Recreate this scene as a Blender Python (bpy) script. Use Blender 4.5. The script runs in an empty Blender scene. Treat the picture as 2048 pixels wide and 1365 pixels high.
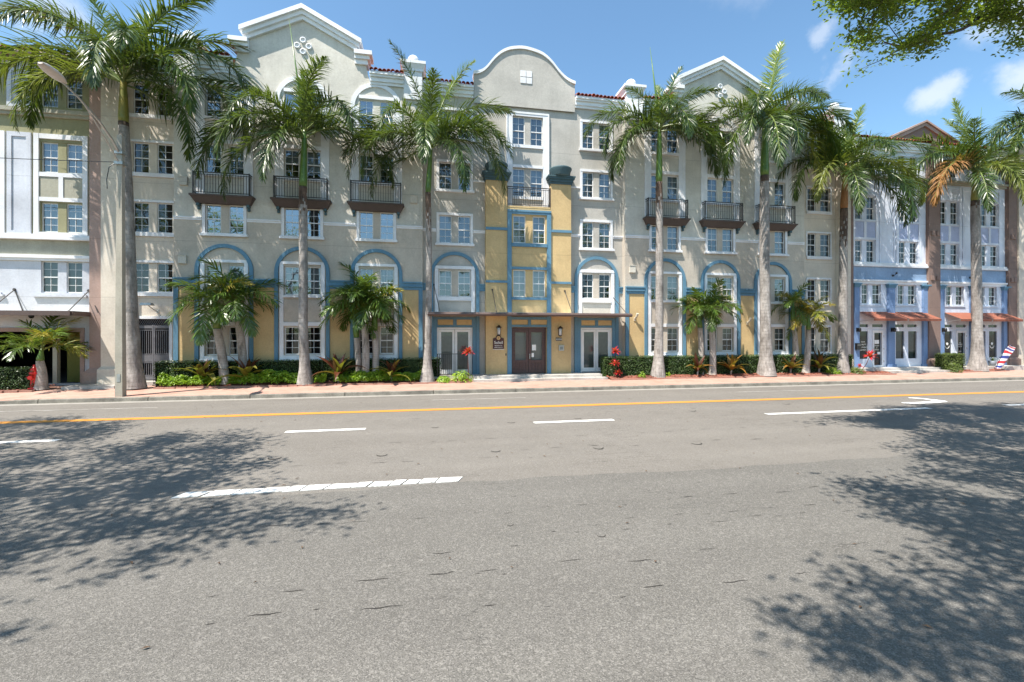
import bpy, math, random
from math import sin, cos, pi, radians
from mathutils import Vector, Matrix, noise as mnoise

# ---------------------------------------------------------------- camera
scene = bpy.context.scene
COL = scene.collection
F, CX, HZ, CAMH = 900.0, 1024.0, 667.0, 2.65          # focal length and horizon in photo pixels, eye height in metres
PSI = math.atan(F / (5900.0 - CX))                     # yaw away from the facade normal
SP, CP = sin(PSI), cos(PSI)
cam_d = bpy.data.cameras.new('camera')
cam = bpy.data.objects.new('camera', cam_d); COL.objects.link(cam)
cam.location = (0, 0, CAMH)
cam.rotation_euler = (pi / 2, 0, -PSI)
cam_d.sensor_width = 36.0
cam_d.lens = 36.0 * F / 2048.0
cam_d.shift_y = (HZ - 682.5) / 2048.0
cam_d.clip_start, cam_d.clip_end = 0.1, 3000
scene.camera = cam

# ---------------------------------------------------------------- sun, sky, exposure
SUN = Vector((-0.45, -0.305, 1.0)).normalized()         # towards the sun
sun_d = bpy.data.lights.new('sun', 'SUN')
sun_d.energy = 4.8; sun_d.angle = radians(0.45); sun_d.color = (1.0, 0.94, 0.85)
sun = bpy.data.objects.new('sun', sun_d); COL.objects.link(sun)
sun.location = SUN * 60
sun.rotation_euler = SUN.to_track_quat('Z', 'Y').to_euler()

vs = scene.view_settings
vs.view_transform = 'Standard'; vs.look = 'None'; vs.gamma = 1.0; vs.exposure = 1.08; vs.use_curve_mapping = False
scene.render.engine = 'CYCLES'
scene.cycles.use_denoising = True
scene.cycles.max_bounces = 7; scene.cycles.diffuse_bounces = 4; scene.cycles.transparent_max_bounces = 12
scene.cycles.caustics_reflective = False; scene.cycles.caustics_refractive = False
try: scene.cycles.denoiser = 'OPENIMAGEDENOISE'
except Exception: pass

def ray(x, y):                                          # unit direction through a photo pixel
    t = (x - CX) / F; u = (HZ - y) / F
    return Vector((SP + t * CP, CP - t * SP, u)).normalized()

world = bpy.data.worlds.new('World'); scene.world = world; world.use_nodes = True
wn = world.node_tree.nodes; wl_ = world.node_tree.links; wn.clear()
sky = wn.new('ShaderNodeTexSky'); sky.sky_type = 'NISHITA'; sky.sun_disc = False
sky.sun_elevation = math.asin(SUN.z); sky.sun_rotation = math.atan2(SUN.x, SUN.y)
sky.altitude = 0; sky.air_density = 1.0; sky.dust_density = 0.6; sky.ozone_density = 1.3
tc = wn.new('ShaderNodeTexCoord')
def wmath(op, a, b=None, c=None):
    n = wn.new('ShaderNodeMath'); n.operation = op
    for i, v in enumerate((a, b, c)):
        if v is None: continue
        if isinstance(v, (int, float)): n.inputs[i].default_value = v
        else: wl_.new(v, n.inputs[i])
    return n.outputs[0]
nz = wn.new('ShaderNodeTexNoise'); nz.inputs['Scale'].default_value = 9; nz.inputs['Detail'].default_value = 7; nz.inputs['Roughness'].default_value = 0.6
wl_.new(tc.outputs['Generated'], nz.inputs['Vector'])
off = wn.new('ShaderNodeVectorMath'); off.operation = 'SUBTRACT'; wl_.new(nz.outputs['Color'], off.inputs[0]); off.inputs[1].default_value = (0.5, 0.5, 0.5)
scl = wn.new('ShaderNodeVectorMath'); scl.operation = 'SCALE'; wl_.new(off.outputs[0], scl.inputs[0]); scl.inputs['Scale'].default_value = 0.11
per = wn.new('ShaderNodeVectorMath'); per.operation = 'ADD'; wl_.new(tc.outputs['Generated'], per.inputs[0]); wl_.new(scl.outputs[0], per.inputs[1])
cloud = None
for cx_, cy_, r_, k_ in ((1878, 188, .036, .62), (1908, 168, .030, .6), (2036, 152, .040, .62), (1625, 84, .028, .4), (1690, 140, .028, .38), (1650, 132, .02, .2), (100, 16, .04, .42),
                    (1995, 8, .05, .7), (2070, 40, .05, .6), (2210, 120, .09, .7), (-160, 60, .08, .6), (1480, -120, .10, .5), (640, -260, .10, .5), (2500, 200, .1, .7), (-700, 260, .1, .6)):
    d = ray(cx_, cy_)
    ds = wn.new('ShaderNodeVectorMath'); ds.operation = 'DISTANCE'; wl_.new(per.outputs[0], ds.inputs[0]); ds.inputs[1].default_value = d
    mr = wn.new('ShaderNodeMapRange'); mr.interpolation_type = 'SMOOTHSTEP'
    wl_.new(ds.outputs['Value'], mr.inputs['Value'])
    mr.inputs['From Min'].default_value = r_; mr.inputs['From Max'].default_value = r_ * 0.25
    mr.inputs['To Min'].default_value = 0; mr.inputs['To Max'].default_value = k_
    cloud = mr.outputs[0] if cloud is None else wmath('MAXIMUM', cloud, mr.outputs[0])
mx = wn.new('ShaderNodeMix'); mx.data_type = 'RGBA'
wl_.new(cloud, mx.inputs[0]); tint = wn.new('ShaderNodeMix'); tint.data_type = 'RGBA'; tint.blend_type = 'MULTIPLY'; tint.inputs[0].default_value = 1.0; wl_.new(sky.outputs[0], tint.inputs[6]); tint.inputs[7].default_value = (0.80, .98, .99, 1)
wl_.new(tint.outputs[2], mx.inputs[6]); mx.inputs[7].default_value = (4.3, 4.5, 4.8, 1)
bg = wn.new('ShaderNodeBackground'); bg.inputs['Strength'].default_value = 0.12
wl_.new(mx.outputs[2], bg.inputs['Color'])
wo = wn.new('ShaderNodeOutputWorld'); wl_.new(bg.outputs[0], wo.inputs['Surface'])

# ---------------------------------------------------------------- geometry helpers
def XW(x, Y):                                           # photo column -> world X on the plane at depth Y
    t = (x - CX) / F; return Y * (SP + t * CP) / (CP - t * SP)
def ZW(x, y, Y):
    t = (x - CX) / F; z = Y / (CP - t * SP); return CAMH + (HZ - y) * z / F
def GW(x, y, Zg=0.0):
    z = F * (CAMH - Zg) / (y - HZ); r = (x - CX) / F * z
    return (r * CP + z * SP, -r * SP + z * CP)
def depth(p): return p[1] * CP + p[0] * SP

WPOS = {}
def wpos(o): return WPOS.get(o.name, Vector((0, 0, 0))) if o else Vector((0, 0, 0))
def setp(o, **k):
    for a, b in k.items():
        if b is not None: o[a] = b
    return o
def link(o, loc, parent=None):
    COL.objects.link(o)
    loc = Vector(loc)
    if parent: o.parent = parent; o.location = loc - wpos(parent)
    else: o.location = loc
    WPOS[o.name] = loc
    return o
def thing(name, label, cat, loc=(0, 0, 0), group=None, kind=None):
    o = bpy.data.objects.new(name, None); o.empty_display_size = 0.3
    link(o, loc); setp(o, label=label, category=cat, group=group, kind=kind)
    return o
def inst(mesh, name, loc, parent=None, rot=None, scale=None):
    o = bpy.data.objects.new(name, mesh); link(o, loc, parent)
    if rot is not None: o.rotation_euler = rot
    if scale is not None: o.scale = scale if hasattr(scale, '__len__') else (scale,) * 3
    return o

class MB:
    def __init__(s): s.v = []; s.f = []; s.m = []; s.cur = 0
    def face(s, idx): s.f.append(idx); s.m.append(s.cur)
    def poly(s, pts):
        n = len(s.v); s.v += [tuple(p) for p in pts]; s.face(tuple(range(n, n + len(pts)))); return s
    def box(s, x0, x1, y0, y1, z0, z1):
        if x1 < x0: x0, x1 = x1, x0
        n = len(s.v)
        s.v += [(x0, y0, z0), (x1, y0, z0), (x1, y1, z0), (x0, y1, z0), (x0, y0, z1), (x1, y0, z1), (x1, y1, z1), (x0, y1, z1)]
        for q in ((0, 3, 2, 1), (4, 5, 6, 7), (0, 1, 5, 4), (1, 2, 6, 5), (2, 3, 7, 6), (3, 0, 4, 7)): s.face(tuple(n + i for i in q))
        return s
    def frus(s, a, za, b, zb):                          # a, b = (x0,x1,y0,y1) rectangles
        n = len(s.v)
        for (x0, x1, y0, y1), z in ((a, za), (b, zb)): s.v += [(x0, y0, z), (x1, y0, z), (x1, y1, z), (x0, y1, z)]
        for q in ((0, 3, 2, 1), (4, 5, 6, 7), (0, 1, 5, 4), (1, 2, 6, 5), (2, 3, 7, 6), (3, 0, 4, 7)): s.face(tuple(n + i for i in q))
        return s
    def prism(s, pts, y0, y1):                          # pts in XZ, counter-clockwise seen from -Y
        n = len(s.v); k = len(pts)
        s.v += [(x, y0, z) for x, z in pts] + [(x, y1, z) for x, z in pts]
        s.face(tuple(range(n, n + k))); s.face(tuple(range(n + 2 * k - 1, n + k - 1, -1)))
        for i in range(k):
            j = (i + 1) % k; s.face((n + i, n + k + i, n + k + j, n + j))
        return s
    def band(s, outer, inner, y0, y1):                  # open strip between two XZ polylines
        for i in range(len(outer) - 1):
            s.prism([inner[i], inner[i + 1], outer[i + 1], outer[i]], y0, y1)
        return s
    def tube(s, pts, rad, n=6, cap=True):
        pts = [Vector(p) for p in pts]
        if not hasattr(rad, '__len__'): rad = [rad] * len(pts)
        b = len(s.v); u = None
        for i, p in enumerate(pts):
            t = (pts[min(i + 1, len(pts) - 1)] - pts[max(i - 1, 0)]).normalized()
            if u is None: u = t.orthogonal().normalized()
            else:
                u = u - t * u.dot(t)
                u = u.normalized() if u.length > 1e-5 else t.orthogonal().normalized()
            w = t.cross(u)
            for k in range(n):
                a = 2 * pi * k / n; s.v.append(tuple(p + (u * cos(a) + w * sin(a)) * rad[i]))
        for i in range(len(pts) - 1):
            for k in range(n):
                s.face((b + i * n + k, b + i * n + (k + 1) % n, b + (i + 1) * n + (k + 1) % n, b + (i + 1) * n + k))
        if cap:
            s.face(tuple(b + k for k in reversed(range(n)))); s.face(tuple(b + (len(pts) - 1) * n + k for k in range(n)))
        return s
    def lathe(s, prof, c=(0, 0, 0), n=16, axis='z'):    # prof: (r, h)
        b = len(s.v)
        for r, h in prof:
            for k in range(n):
                a = 2 * pi * k / n; x, y = r * cos(a), r * sin(a)
                s.v.append((c[0] + x, c[1] + y, c[2] + h) if axis == 'z' else (c[0] + x, c[1] - h, c[2] + y))
        for i in range(len(prof) - 1):
            for k in range(n):
                s.face((b + i * n + k, b + i * n + (k + 1) % n, b + (i + 1) * n + (k + 1) % n, b + (i + 1) * n + k))
        s.face(tuple(b + k for k in reversed(range(n)))); s.face(tuple(b + (len(prof) - 1) * n + k for k in range(n)))
        return s
    def mesh(s, name, mats, smooth=False, off=(0, 0, 0)):
        me = bpy.data.meshes.new(name)
        ox, oy, oz = off
        me.from_pydata([(x - ox, y - oy, z - oz) for x, y, z in s.v], [], s.f)
        if not isinstance(mats, (list, tuple)): mats = [mats]
        for m in mats: me.materials.append(m)
        if len(mats) > 1: me.polygons.foreach_set('material_index', s.m)
        if smooth: me.polygons.foreach_set('use_smooth', [True] * len(me.polygons))
        me.update(); return me
    def obj(s, name, mats, parent=None, smooth=False, **k):
        xs, ys, zs = zip(*s.v)
        c = Vector(((min(xs) + max(xs)) / 2, (min(ys) + max(ys)) / 2, min(zs)))
        o = inst(s.mesh(name, mats, smooth, c), name, c, parent)
        return setp(o, **k)

# ---------------------------------------------------------------- materials
def new_mat(name):
    m = bpy.data.materials.new(name); m.use_nodes = True
    nt = m.node_tree; b = nt.nodes['Principled BSDF']; return m, nt, b
def mth(nt, op, a, b=None, clamp=False):
    n = nt.nodes.new('ShaderNodeMath'); n.operation = op; n.use_clamp = clamp
    for i, v in enumerate((a, b)):
        if v is None: continue
        if isinstance(v, (int, float)): n.inputs[i].default_value = v
        else: nt.links.new(v, n.inputs[i])
    return n.outputs[0]
def geo(nt): return nt.nodes.new('ShaderNodeNewGeometry').outputs['Position']
def mapped(nt, vec, s):
    n = nt.nodes.new('ShaderNodeMapping'); n.inputs['Scale'].default_value = s; nt.links.new(vec, n.inputs['Vector']); return n.outputs[0]
def ntex(nt, vec, scale, detail=4, rough=0.55):
    n = nt.nodes.new('ShaderNodeTexNoise'); n.inputs['Scale'].default_value = scale; n.inputs['Detail'].default_value = detail; n.inputs['Roughness'].default_value = rough
    nt.links.new(vec, n.inputs['Vector']); return n.outputs['Fac']
def ramp(nt, fac, stops):
    n = nt.nodes.new('ShaderNodeValToRGB'); e = n.color_ramp.elements
    while len(e) < len(stops): e.new(0.5)
    for i, (p, c) in enumerate(stops):
        e[i].position = p; e[i].color = (c[0], c[1], c[2], 1) if hasattr(c, '__len__') else (c, c, c, 1)
    nt.links.new(fac, n.inputs[0]); return n.outputs[0]
def mixc(nt, fac, a, b, mode='MIX'):
    n = nt.nodes.new('ShaderNodeMix'); n.data_type = 'RGBA'; n.blend_type = mode
    for i, v in ((0, fac), (6, a), (7, b)):
        if isinstance(v, (int, float)): n.inputs[i].default_value = v
        elif isinstance(v, (tuple, list)): n.inputs[i].default_value = (v[0], v[1], v[2], 1)
        else: nt.links.new(v, n.inputs[i])
    return n.outputs[2]
def bump(nt, b, h, strength=0.3, dist=0.01):
    n = nt.nodes.new('ShaderNodeBump'); n.inputs['Strength'].default_value = strength; n.inputs['Distance'].default_value = dist
    nt.links.new(h, n.inputs['Height']); nt.links.new(n.outputs[0], b.inputs['Normal'])

def stucco(name, c, joints=(), rough=0.85, stain=0.22, vj=()):
    m, nt, b = new_mat(name); P = geo(nt)
    n1 = ntex(nt, P, 0.7, 5, 0.6); n2 = ntex(nt, mapped(nt, P, (3.5, 3.5, 0.35)), 1.0, 5, 0.65); n3 = ntex(nt, P, 14, 4, 0.7)
    dark = tuple(v * 0.80 for v in c); lite = tuple(min(v * 1.10, 0.86) for v in c)
    col = mixc(nt, ramp(nt, n1, [(0.3, 0), (0.72, 1)]), dark, lite)
    streak = ramp(nt, n2, [(0.50, 0), (0.74, 1)])
    grime = tuple(v * 0.55 for v in c)
    col = mixc(nt, mth(nt, 'MULTIPLY', streak, stain), col, grime)
    col = mixc(nt, 0.10, col, ramp(nt, n3, [(0.3, 0.0), (0.7, 1.0)]), 'OVERLAY')
    if joints or vj:
        sep = nt.nodes.new('ShaderNodeSeparateXYZ'); nt.links.new(P, sep.inputs[0])
        mk = None
        for ax, lst in (('Z', joints), ('X', vj)):
            for z in lst:
                d = mth(nt, 'LESS_THAN', mth(nt, 'ABSOLUTE', mth(nt, 'SUBTRACT', sep.outputs[ax], z)), 0.011)
                mk = d if mk is None else mth(nt, 'MAXIMUM', mk, d)
        col = mixc(nt, mth(nt, 'MULTIPLY', mk, 0.45), col, tuple(v * 0.4 for v in c))
    nt.links.new(col, b.inputs['Base Color']); b.inputs['Roughness'].default_value = rough
    b.inputs['Specular IOR Level'].default_value = 0.25
    bump(nt, b, mth(nt, 'ADD', ntex(nt, P, 55, 5, 0.7), mth(nt, 'MULTIPLY', n3, 1.2)), 0.35, 0.012)
    return m
def paint(name, c, rough=0.5, var=0.12, metal=0.0, nscale=6):
    m, nt, b = new_mat(name); P = geo(nt)
    col = mixc(nt, ramp(nt, ntex(nt, P, nscale, 5), [(0.3, 0), (0.7, 1)]), tuple(v * (1 - var) for v in c), tuple(min(1, v * (1 + var)) for v in c))
    nt.links.new(col, b.inputs['Base Color']); b.inputs['Roughness'].default_value = rough; b.inputs['Metallic'].default_value = metal
    bump(nt, b, ntex(nt, P, 60, 3), 0.15, 0.004)
    return m
def leafmat(name, c1, c2, rough=0.42, scale=1.5, trans=0.25, spec=0.5, c3=None):
    m, nt, b = new_mat(name); P = geo(nt)
    oi = nt.nodes.new('ShaderNodeObjectInfo')
    n = ntex(nt, P, scale, 3); n2 = ntex(nt, P, scale * 9, 2)
    f = mth(nt, 'ADD', mth(nt, 'MULTIPLY', n, 0.6), mth(nt, 'MULTIPLY', n2, 0.4))
    f = mth(nt, 'ADD', f, mth(nt, 'MULTIPLY', mth(nt, 'SUBTRACT', oi.outputs['Random'], 0.5), 0.12))
    st = [(0.34, c1), (0.64, c2)]
    if c3: st.append((0.74, c3))
    col = ramp(nt, f, st)
    nt.links.new(col, b.inputs['Base Color']); b.inputs['Roughness'].default_value = rough; b.inputs['Specular IOR Level'].default_value = spec
    tr = nt.nodes.new('ShaderNodeBsdfTranslucent'); nt.links.new(mixc(nt, 0.5, col, (0.30, 0.42, 0.03)), tr.inputs['Color'])
    ms = nt.nodes.new('ShaderNodeMixShader'); ms.inputs[0].default_value = trans
    nt.links.new(b.outputs[0], ms.inputs[1]); nt.links.new(tr.outputs[0], ms.inputs[2])
    nt.links.new(ms.outputs[0], nt.nodes['Material Output'].inputs['Surface'])
    return m
def glassmat(name, refl, tint, wav=0.10):
    m, nt, b = new_mat(name); nt.nodes.remove(b); P = geo(nt)
    g = nt.nodes.new('ShaderNodeBsdfGlossy'); g.inputs['Roughness'].default_value = 0.015; g.inputs['Color'].default_value = (0.92, 0.96, 1.0, 1)
    t = nt.nodes.new('ShaderNodeBsdfTransparent'); t.inputs['Color'].default_value = (*tint, 1)
    bn = nt.nodes.new('ShaderNodeBump'); bn.inputs['Strength'].default_value = wav; bn.inputs['Distance'].default_value = 0.02
    nt.links.new(ntex(nt, P, 1.6, 2), bn.inputs['Height']); nt.links.new(bn.outputs[0], g.inputs['Normal'])
    fr = nt.nodes.new('ShaderNodeFresnel'); fr.inputs['IOR'].default_value = 1.52
    fac = mth(nt, 'ADD', fr.outputs[0], refl, True)
    ms = nt.nodes.new('ShaderNodeMixShader'); nt.links.new(fac, ms.inputs[0]); nt.links.new(t.outputs[0], ms.inputs[1]); nt.links.new(g.outputs[0], ms.inputs[2])
    nt.links.new(ms.outputs[0], nt.nodes['Material Output'].inputs['Surface'])
    return m

ZJ = (4.3, 7.0, 9.75, 12.6)
M = {}
M['cream'] = stucco('stucco_cream', (.60, .565, .495), ZJ)
M['sand'] = stucco('stucco_sand', (.52, .458, .385), ZJ)
M['grey'] = stucco('stucco_grey', (.47, .443, .40), ZJ)
M['bay'] = stucco('stucco_pale_cream', (.66, .59, .50), ZJ)
M['yellow'] = stucco('stucco_yellow', (.565, .41, .21), (6.9,))
M['blue'] = stucco('trim_blue', (.12, .24, .335), rough=.6)
M['dblue'] = stucco('trim_teal', (.07, .12, .135), rough=.6)
M['white'] = stucco('stucco_white', (.78, .79, .82), rough=.7, stain=.10)
M['trim'] = stucco('trim_white', (.76, .76, .78), rough=.55, stain=.06)
M['lwhite'] = stucco('wall_white', (.56, .58, .635), ZJ, stain=.10)
M['olive'] = stucco('stucco_olive', (.30, .285, .17), ZJ)
M['olgrey'] = stucco('stucco_olive_grey', (.37, .355, .285))
M['lbrown'] = stucco('stucco_rose_brown', (.40, .285, .245), ZJ)
M['brown'] = stucco('stucco_brown', (.235, .165, .14), ZJ)
M['lav'] = stucco('panel_lavender', (.40, .45, .62))
M['rwhite'] = stucco('wall_lavender_white', (.66, .70, .80), ZJ)
M['sky_blue'] = stucco('band_blue', (.25, .36, .52))
M['col_blue'] = stucco('column_blue', (.185, .28, .46))
M['slab'] = stucco('balcony_brown', (.105, .078, .068), rough=.7)
M['iron'] = paint('iron_bronze', (.035, .03, .028), .45)
M['sash'] = paint('sash_white', (.74, .74, .74), .4, .05)
M['dark'] = paint('interior_dark', (.018, .017, .016), .9)  # near-black colour stands for the shade in rooms, garage and vent holes
M['tile'] = paint('roof_tile_clay', (.30, .075, .035), .8, .35, nscale=2.5)
M['fascia'] = paint('canopy_brown', (.10, .065, .055), .5)
M['soffit'] = stucco('soffit_cream', (.60, .54, .42))
M['wood'] = paint('door_wood', (.085, .042, .038), .45, .25, nscale=9)
M['black'] = paint('black_metal', (.012, .012, .013), .4)
M['gate'] = paint('gate_grey', (.13, .125, .135), .5)
M['awning'] = paint('awning_canvas', (.25, .085, .05), .85, .15)
M['concrete'] = stucco('pole_concrete', (.40, .365, .30))
M['lamp'] = paint('lamp_head', (.55, .50, .46), .4)
M['paper'] = paint('paper', (.8, .8, .78), .7, .03)
M['letter'] = paint('lettering', (.82, .80, .74), .6, .02)
M['sign'] = paint('sign_maroon', (.055, .012, .012), .5)
M['gold'] = paint('sign_gold', (.75, .50, .22), .5)
M['hyd'] = paint('hydrant_red', (.62, .015, .012), .4, .15)
M['galv'] = paint('galvanised', (.42, .42, .40), .4, .15, .6)
M['pot'] = paint('pot_grey', (.22, .25, .29), .7)
M['gg'] = stucco('garage_green', (.22, .22, .06))
M['glass_hi'] = glassmat('glass_upper', .12, (.80, .86, .90))
M['glass_sky'] = glassmat('glass_sky', .24, (.62, .72, .82))
M['glass_lo'] = glassmat('glass_lower', .03, (.72, .76, .78))
M['frost'] = paint('frosted_glass', (.18, .21, .21), .15, .1)
m, nt, b = new_mat('blind')
P = geo(nt); sep = nt.nodes.new('ShaderNodeSeparateXYZ'); nt.links.new(P, sep.inputs[0])
w = mth(nt, 'FRACT', mth(nt, 'MULTIPLY', sep.outputs['Z'], 19.0))
nt.links.new(ramp(nt, w, [(0.0, (.15, .155, .16)), (.18, (.29, .30, .305)), (.85, (.34, .345, .345)), (1.0, (.14, .145, .15))]), b.inputs['Base Color']); b.inputs['Roughness'].default_value = .7
M['blind'] = m
m, nt, b = new_mat('curtain')
P = geo(nt); sep = nt.nodes.new('ShaderNodeSeparateXYZ'); nt.links.new(P, sep.inputs[0])
nt.links.new(ramp(nt, ntex(nt, mapped(nt, P, (14, 1, .6)), 1.0, 3), [(.35, (.09, .085, .075)), (.65, (.34, .335, .32))]), b.inputs['Base Color']); b.inputs['Roughness'].default_value = .9
M['curtain'] = m
M['curtain_brown'] = paint('curtain_brown', (.085, .07, .05), .9, .35, nscale=5)

# ---------------------------------------------------------------- facade helpers
def wall(b, mat, X0, X1, Z0, Z1, Y, holes=(), rev=0.16, endL=0, endR=0, name='wall'):
    hs = [h for h in holes if h[0] < X1 and h[1] > X0 and h[2] < Z1 and h[3] > Z0]
    xs = sorted({X0, X1, *[min(max(v, X0), X1) for h in hs for v in h[:2]]})
    zs = sorted({Z0, Z1, *[min(max(v, Z0), Z1) for h in hs for v in h[2:4]]})
    g = MB()
    for i in range(len(xs) - 1):
        for j in range(len(zs) - 1):
            xm, zm = (xs[i] + xs[i + 1]) / 2, (zs[j] + zs[j + 1]) / 2
            if any(h[0] < xm < h[1] and h[2] < zm < h[3] for h in hs): continue
            g.poly([(xs[i], Y, zs[j]), (xs[i + 1], Y, zs[j]), (xs[i + 1], Y, zs[j + 1]), (xs[i], Y, zs[j + 1])])
    for x0, x1, z0, z1 in [h[:4] for h in hs]:
        a, c = max(z0, Z0), min(z1, Z1)
        g.poly([(x0, Y, a), (x0, Y, c), (x0, Y + rev, c), (x0, Y + rev, a)])
        g.poly([(x1, Y, a), (x1, Y + rev, a), (x1, Y + rev, c), (x1, Y, c)])
        if z0 >= Z0: g.poly([(x0, Y, z0), (x0, Y + rev, z0), (x1, Y + rev, z0), (x1, Y, z0)])
        if z1 <= Z1: g.poly([(x0, Y, z1), (x1, Y, z1), (x1, Y + rev, z1), (x0, Y + rev, z1)])
    if endL: g.poly([(X0, Y, Z0), (X0, Y, Z1), (X0, Y + endL, Z1), (X0, Y + endL, Z0)])
    if endR: g.poly([(X1, Y, Z0), (X1, Y + endR, Z0), (X1, Y + endR, Z1), (X1, Y, Z1)])
    return g.obj(name, mat, b)

CACHE = {}
def cached(key, fn):
    if key not in CACHE: CACHE[key] = fn()
    return CACHE[key]
WR = random.Random(11)

def sash_mesh(sw, h, cols, rows):
    def f():
        g = MB(); hw = sw / 2; y0, y1 = .075, .125
        g.box(-hw, -hw + .038, y0, y1, 0, h).box(hw - .038, hw, y0, y1, 0, h)
        g.box(-hw + .038, hw - .038, y0, y1, 0, .05).box(-hw + .038, hw - .038, y0, y1, h - .045, h)
        g.box(-hw + .038, hw - .038, y0 - .012, y1 - .004, h / 2 - .024, h / 2 + .024)
        for k in range(1, cols):
            x = -hw + sw * k / cols
            g.box(x - .008, x + .008, y0 + .012, y1 - .01, .05, h / 2 - .028).box(x - .008, x + .008, y0 + .012, y1 - .01, h / 2 + .028, h - .045)
        for k in range(1, rows):
            for zz in (h / 2 * k / rows, h / 2 + h / 2 * k / rows):
                g.box(-hw + .038, hw - .038, y0 + .014, y1 - .012, zz - .008, zz + .008)
        return g.mesh('sash', M['sash'])
    return cached(('sash', sw, h, cols, rows), f)

def quad_mesh(key, name, w, h, mat, y=0.0):
    return cached(key, lambda: MB().poly([(-w / 2, y, 0), (w / 2, y, 0), (w / 2, y, h), (-w / 2, y, h)]).mesh(name, mat))

def trim_mesh(hw, h, tw, key, mat, sill=True, top=True, sides=True, proud=.05):
    def f():
        g = MB()
        if sides: g.box(-hw - tw, -hw, -proud, .02, 0, h).box(hw, hw + tw, -proud, .02, 0, h)
        if top: g.box(-hw - tw, hw + tw, -proud - .012, .02, h, h + tw)
        if sill:
            g.box(-hw - tw - .07, hw + tw + .07, -proud - .09, .03, -.14, -.035)
            g.box(-hw - tw - .03, hw + tw + .03, -proud - .05, .03, -.035, 0)
        return g.mesh('window', mat)
    return cached(('trim', hw, h, tw, key, sill, top, sides, proud), f)

def pair_window(b, cx, z0, z1, Y, sw=.66, gap=.34, trim='white', tw=.13, cols=2, rows=2, glass='hi', cover=None, mull='cream', sill=True, top=True, sides=True, cov=None):
    """double window: trim (part) > mullion, two sashes, four panes, blinds"""
    h = round(z1 - z0, 3); hw = sw + gap / 2
    w = inst(trim_mesh(hw, h, tw, trim, M['trim'] if trim == 'white' else M[trim], sill, top, sides), 'window', (cx, Y, z0), b)
    inst(cached(('mull', gap, h, mull), lambda: MB().box(-gap / 2, gap / 2, .03, .16, 0, h).mesh('mullion', M[mull])), 'mullion', (cx, Y, z0), w)
    for s in (-1, 1):
        x = cx + s * (gap / 2 + sw / 2)
        inst(sash_mesh(sw, h, cols, rows), 'sash', (x, Y, z0), w)
        gm = M['glass_' + glass]
        inst(quad_mesh(('pane', sw, h, glass), 'pane', sw - .08, h / 2 - .07, gm), 'pane', (x, Y + .108, z0 + .045), w)
        inst(quad_mesh(('pane', sw, h, glass), 'pane', sw - .08, h / 2 - .07, gm), 'pane', (x, Y + .092, z0 + h / 2 + .025), w)
        c = cover if cover is not None else WR.choice((1, 1, .55, .5, .8, .45))
        if c > 0:
            bm = cov or WR.choice(('blind', 'blind', 'blind', 'curtain'))
            bh = round(h * c, 2)
            inst(quad_mesh(('blind', sw, bh, bm), bm, sw, bh, M[bm]), 'blind' if bm == 'blind' else 'curtain', (x, Y + .22, z1 - bh), w)
    return (cx - hw, cx + hw, z0, z1)

def arch_pts(cx, zs, r, n=20): return [(cx + r * cos(pi - pi * k / n), zs + r * sin(pi - pi * k / n)) for k in range(n + 1)]

def balcony(b, cx, Yw, z, hw=1.2, dep=.36, slab=True):
    yf = Yw - dep
    if slab:
        g = MB(); g.box(cx - hw - .16, cx + hw + .16, yf - .06, Yw, z - .085, z)
        g.frus((cx - hw + .02, cx + hw - .02, yf + .17, Yw), z - .38, (cx - hw - .13, cx + hw + .13, yf - .03, Yw), z - .085)
        p = g.obj('balcony', M['slab'], b)
        for s in (-1, 1):
            g = MB(); g.box(cx + s * (hw - .12) - .06, cx + s * (hw - .12) + .06, Yw - .22, Yw, z - .50, z - .38).box(cx + s * (hw - .12) - .045, cx + s * (hw - .12) + .045, Yw - .12, Yw, z - .66, z - .52)
            g.obj('bracket', M['dblue'], p)
    else:
        p = MB().box(cx - hw, cx + hw, yf - .05, Yw, z - .09, z).obj('balcony', M['yellow'], b)
    g = MB()
    for zz, t in ((z + 1.02, .022), (z + .92, .012), (z + .09, .014)):
        g.box(cx - hw, cx + hw, yf - t, yf + t, zz - t, zz + t)
        for s in (-1, 1): g.box(cx + s * hw - t, cx + s * hw + t, yf + t, Yw, zz - t, zz + t)
    for s in (-1, 1): g.box(cx + s * hw - .022, cx + s * hw + .022, yf - .024, yf + .024, z, z + 1.06)
    g.obj('railing', M['iron'], p)
    bm = cached('baluster', lambda: MB().box(-.0095, .0095, -.0095, .0095, 0, .90).mesh('baluster', M['iron']))
    n = int(2 * hw / .118)
    for k in range(1, n): inst(bm, 'baluster', (cx - hw + 2 * hw * k / n, yf, z + .06), p)
    for s in (-1, 1):
        for k in range(1, 3): inst(bm, 'baluster', (cx + s * hw, yf + dep * k / 3, z + .06), p)
    return p

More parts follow.
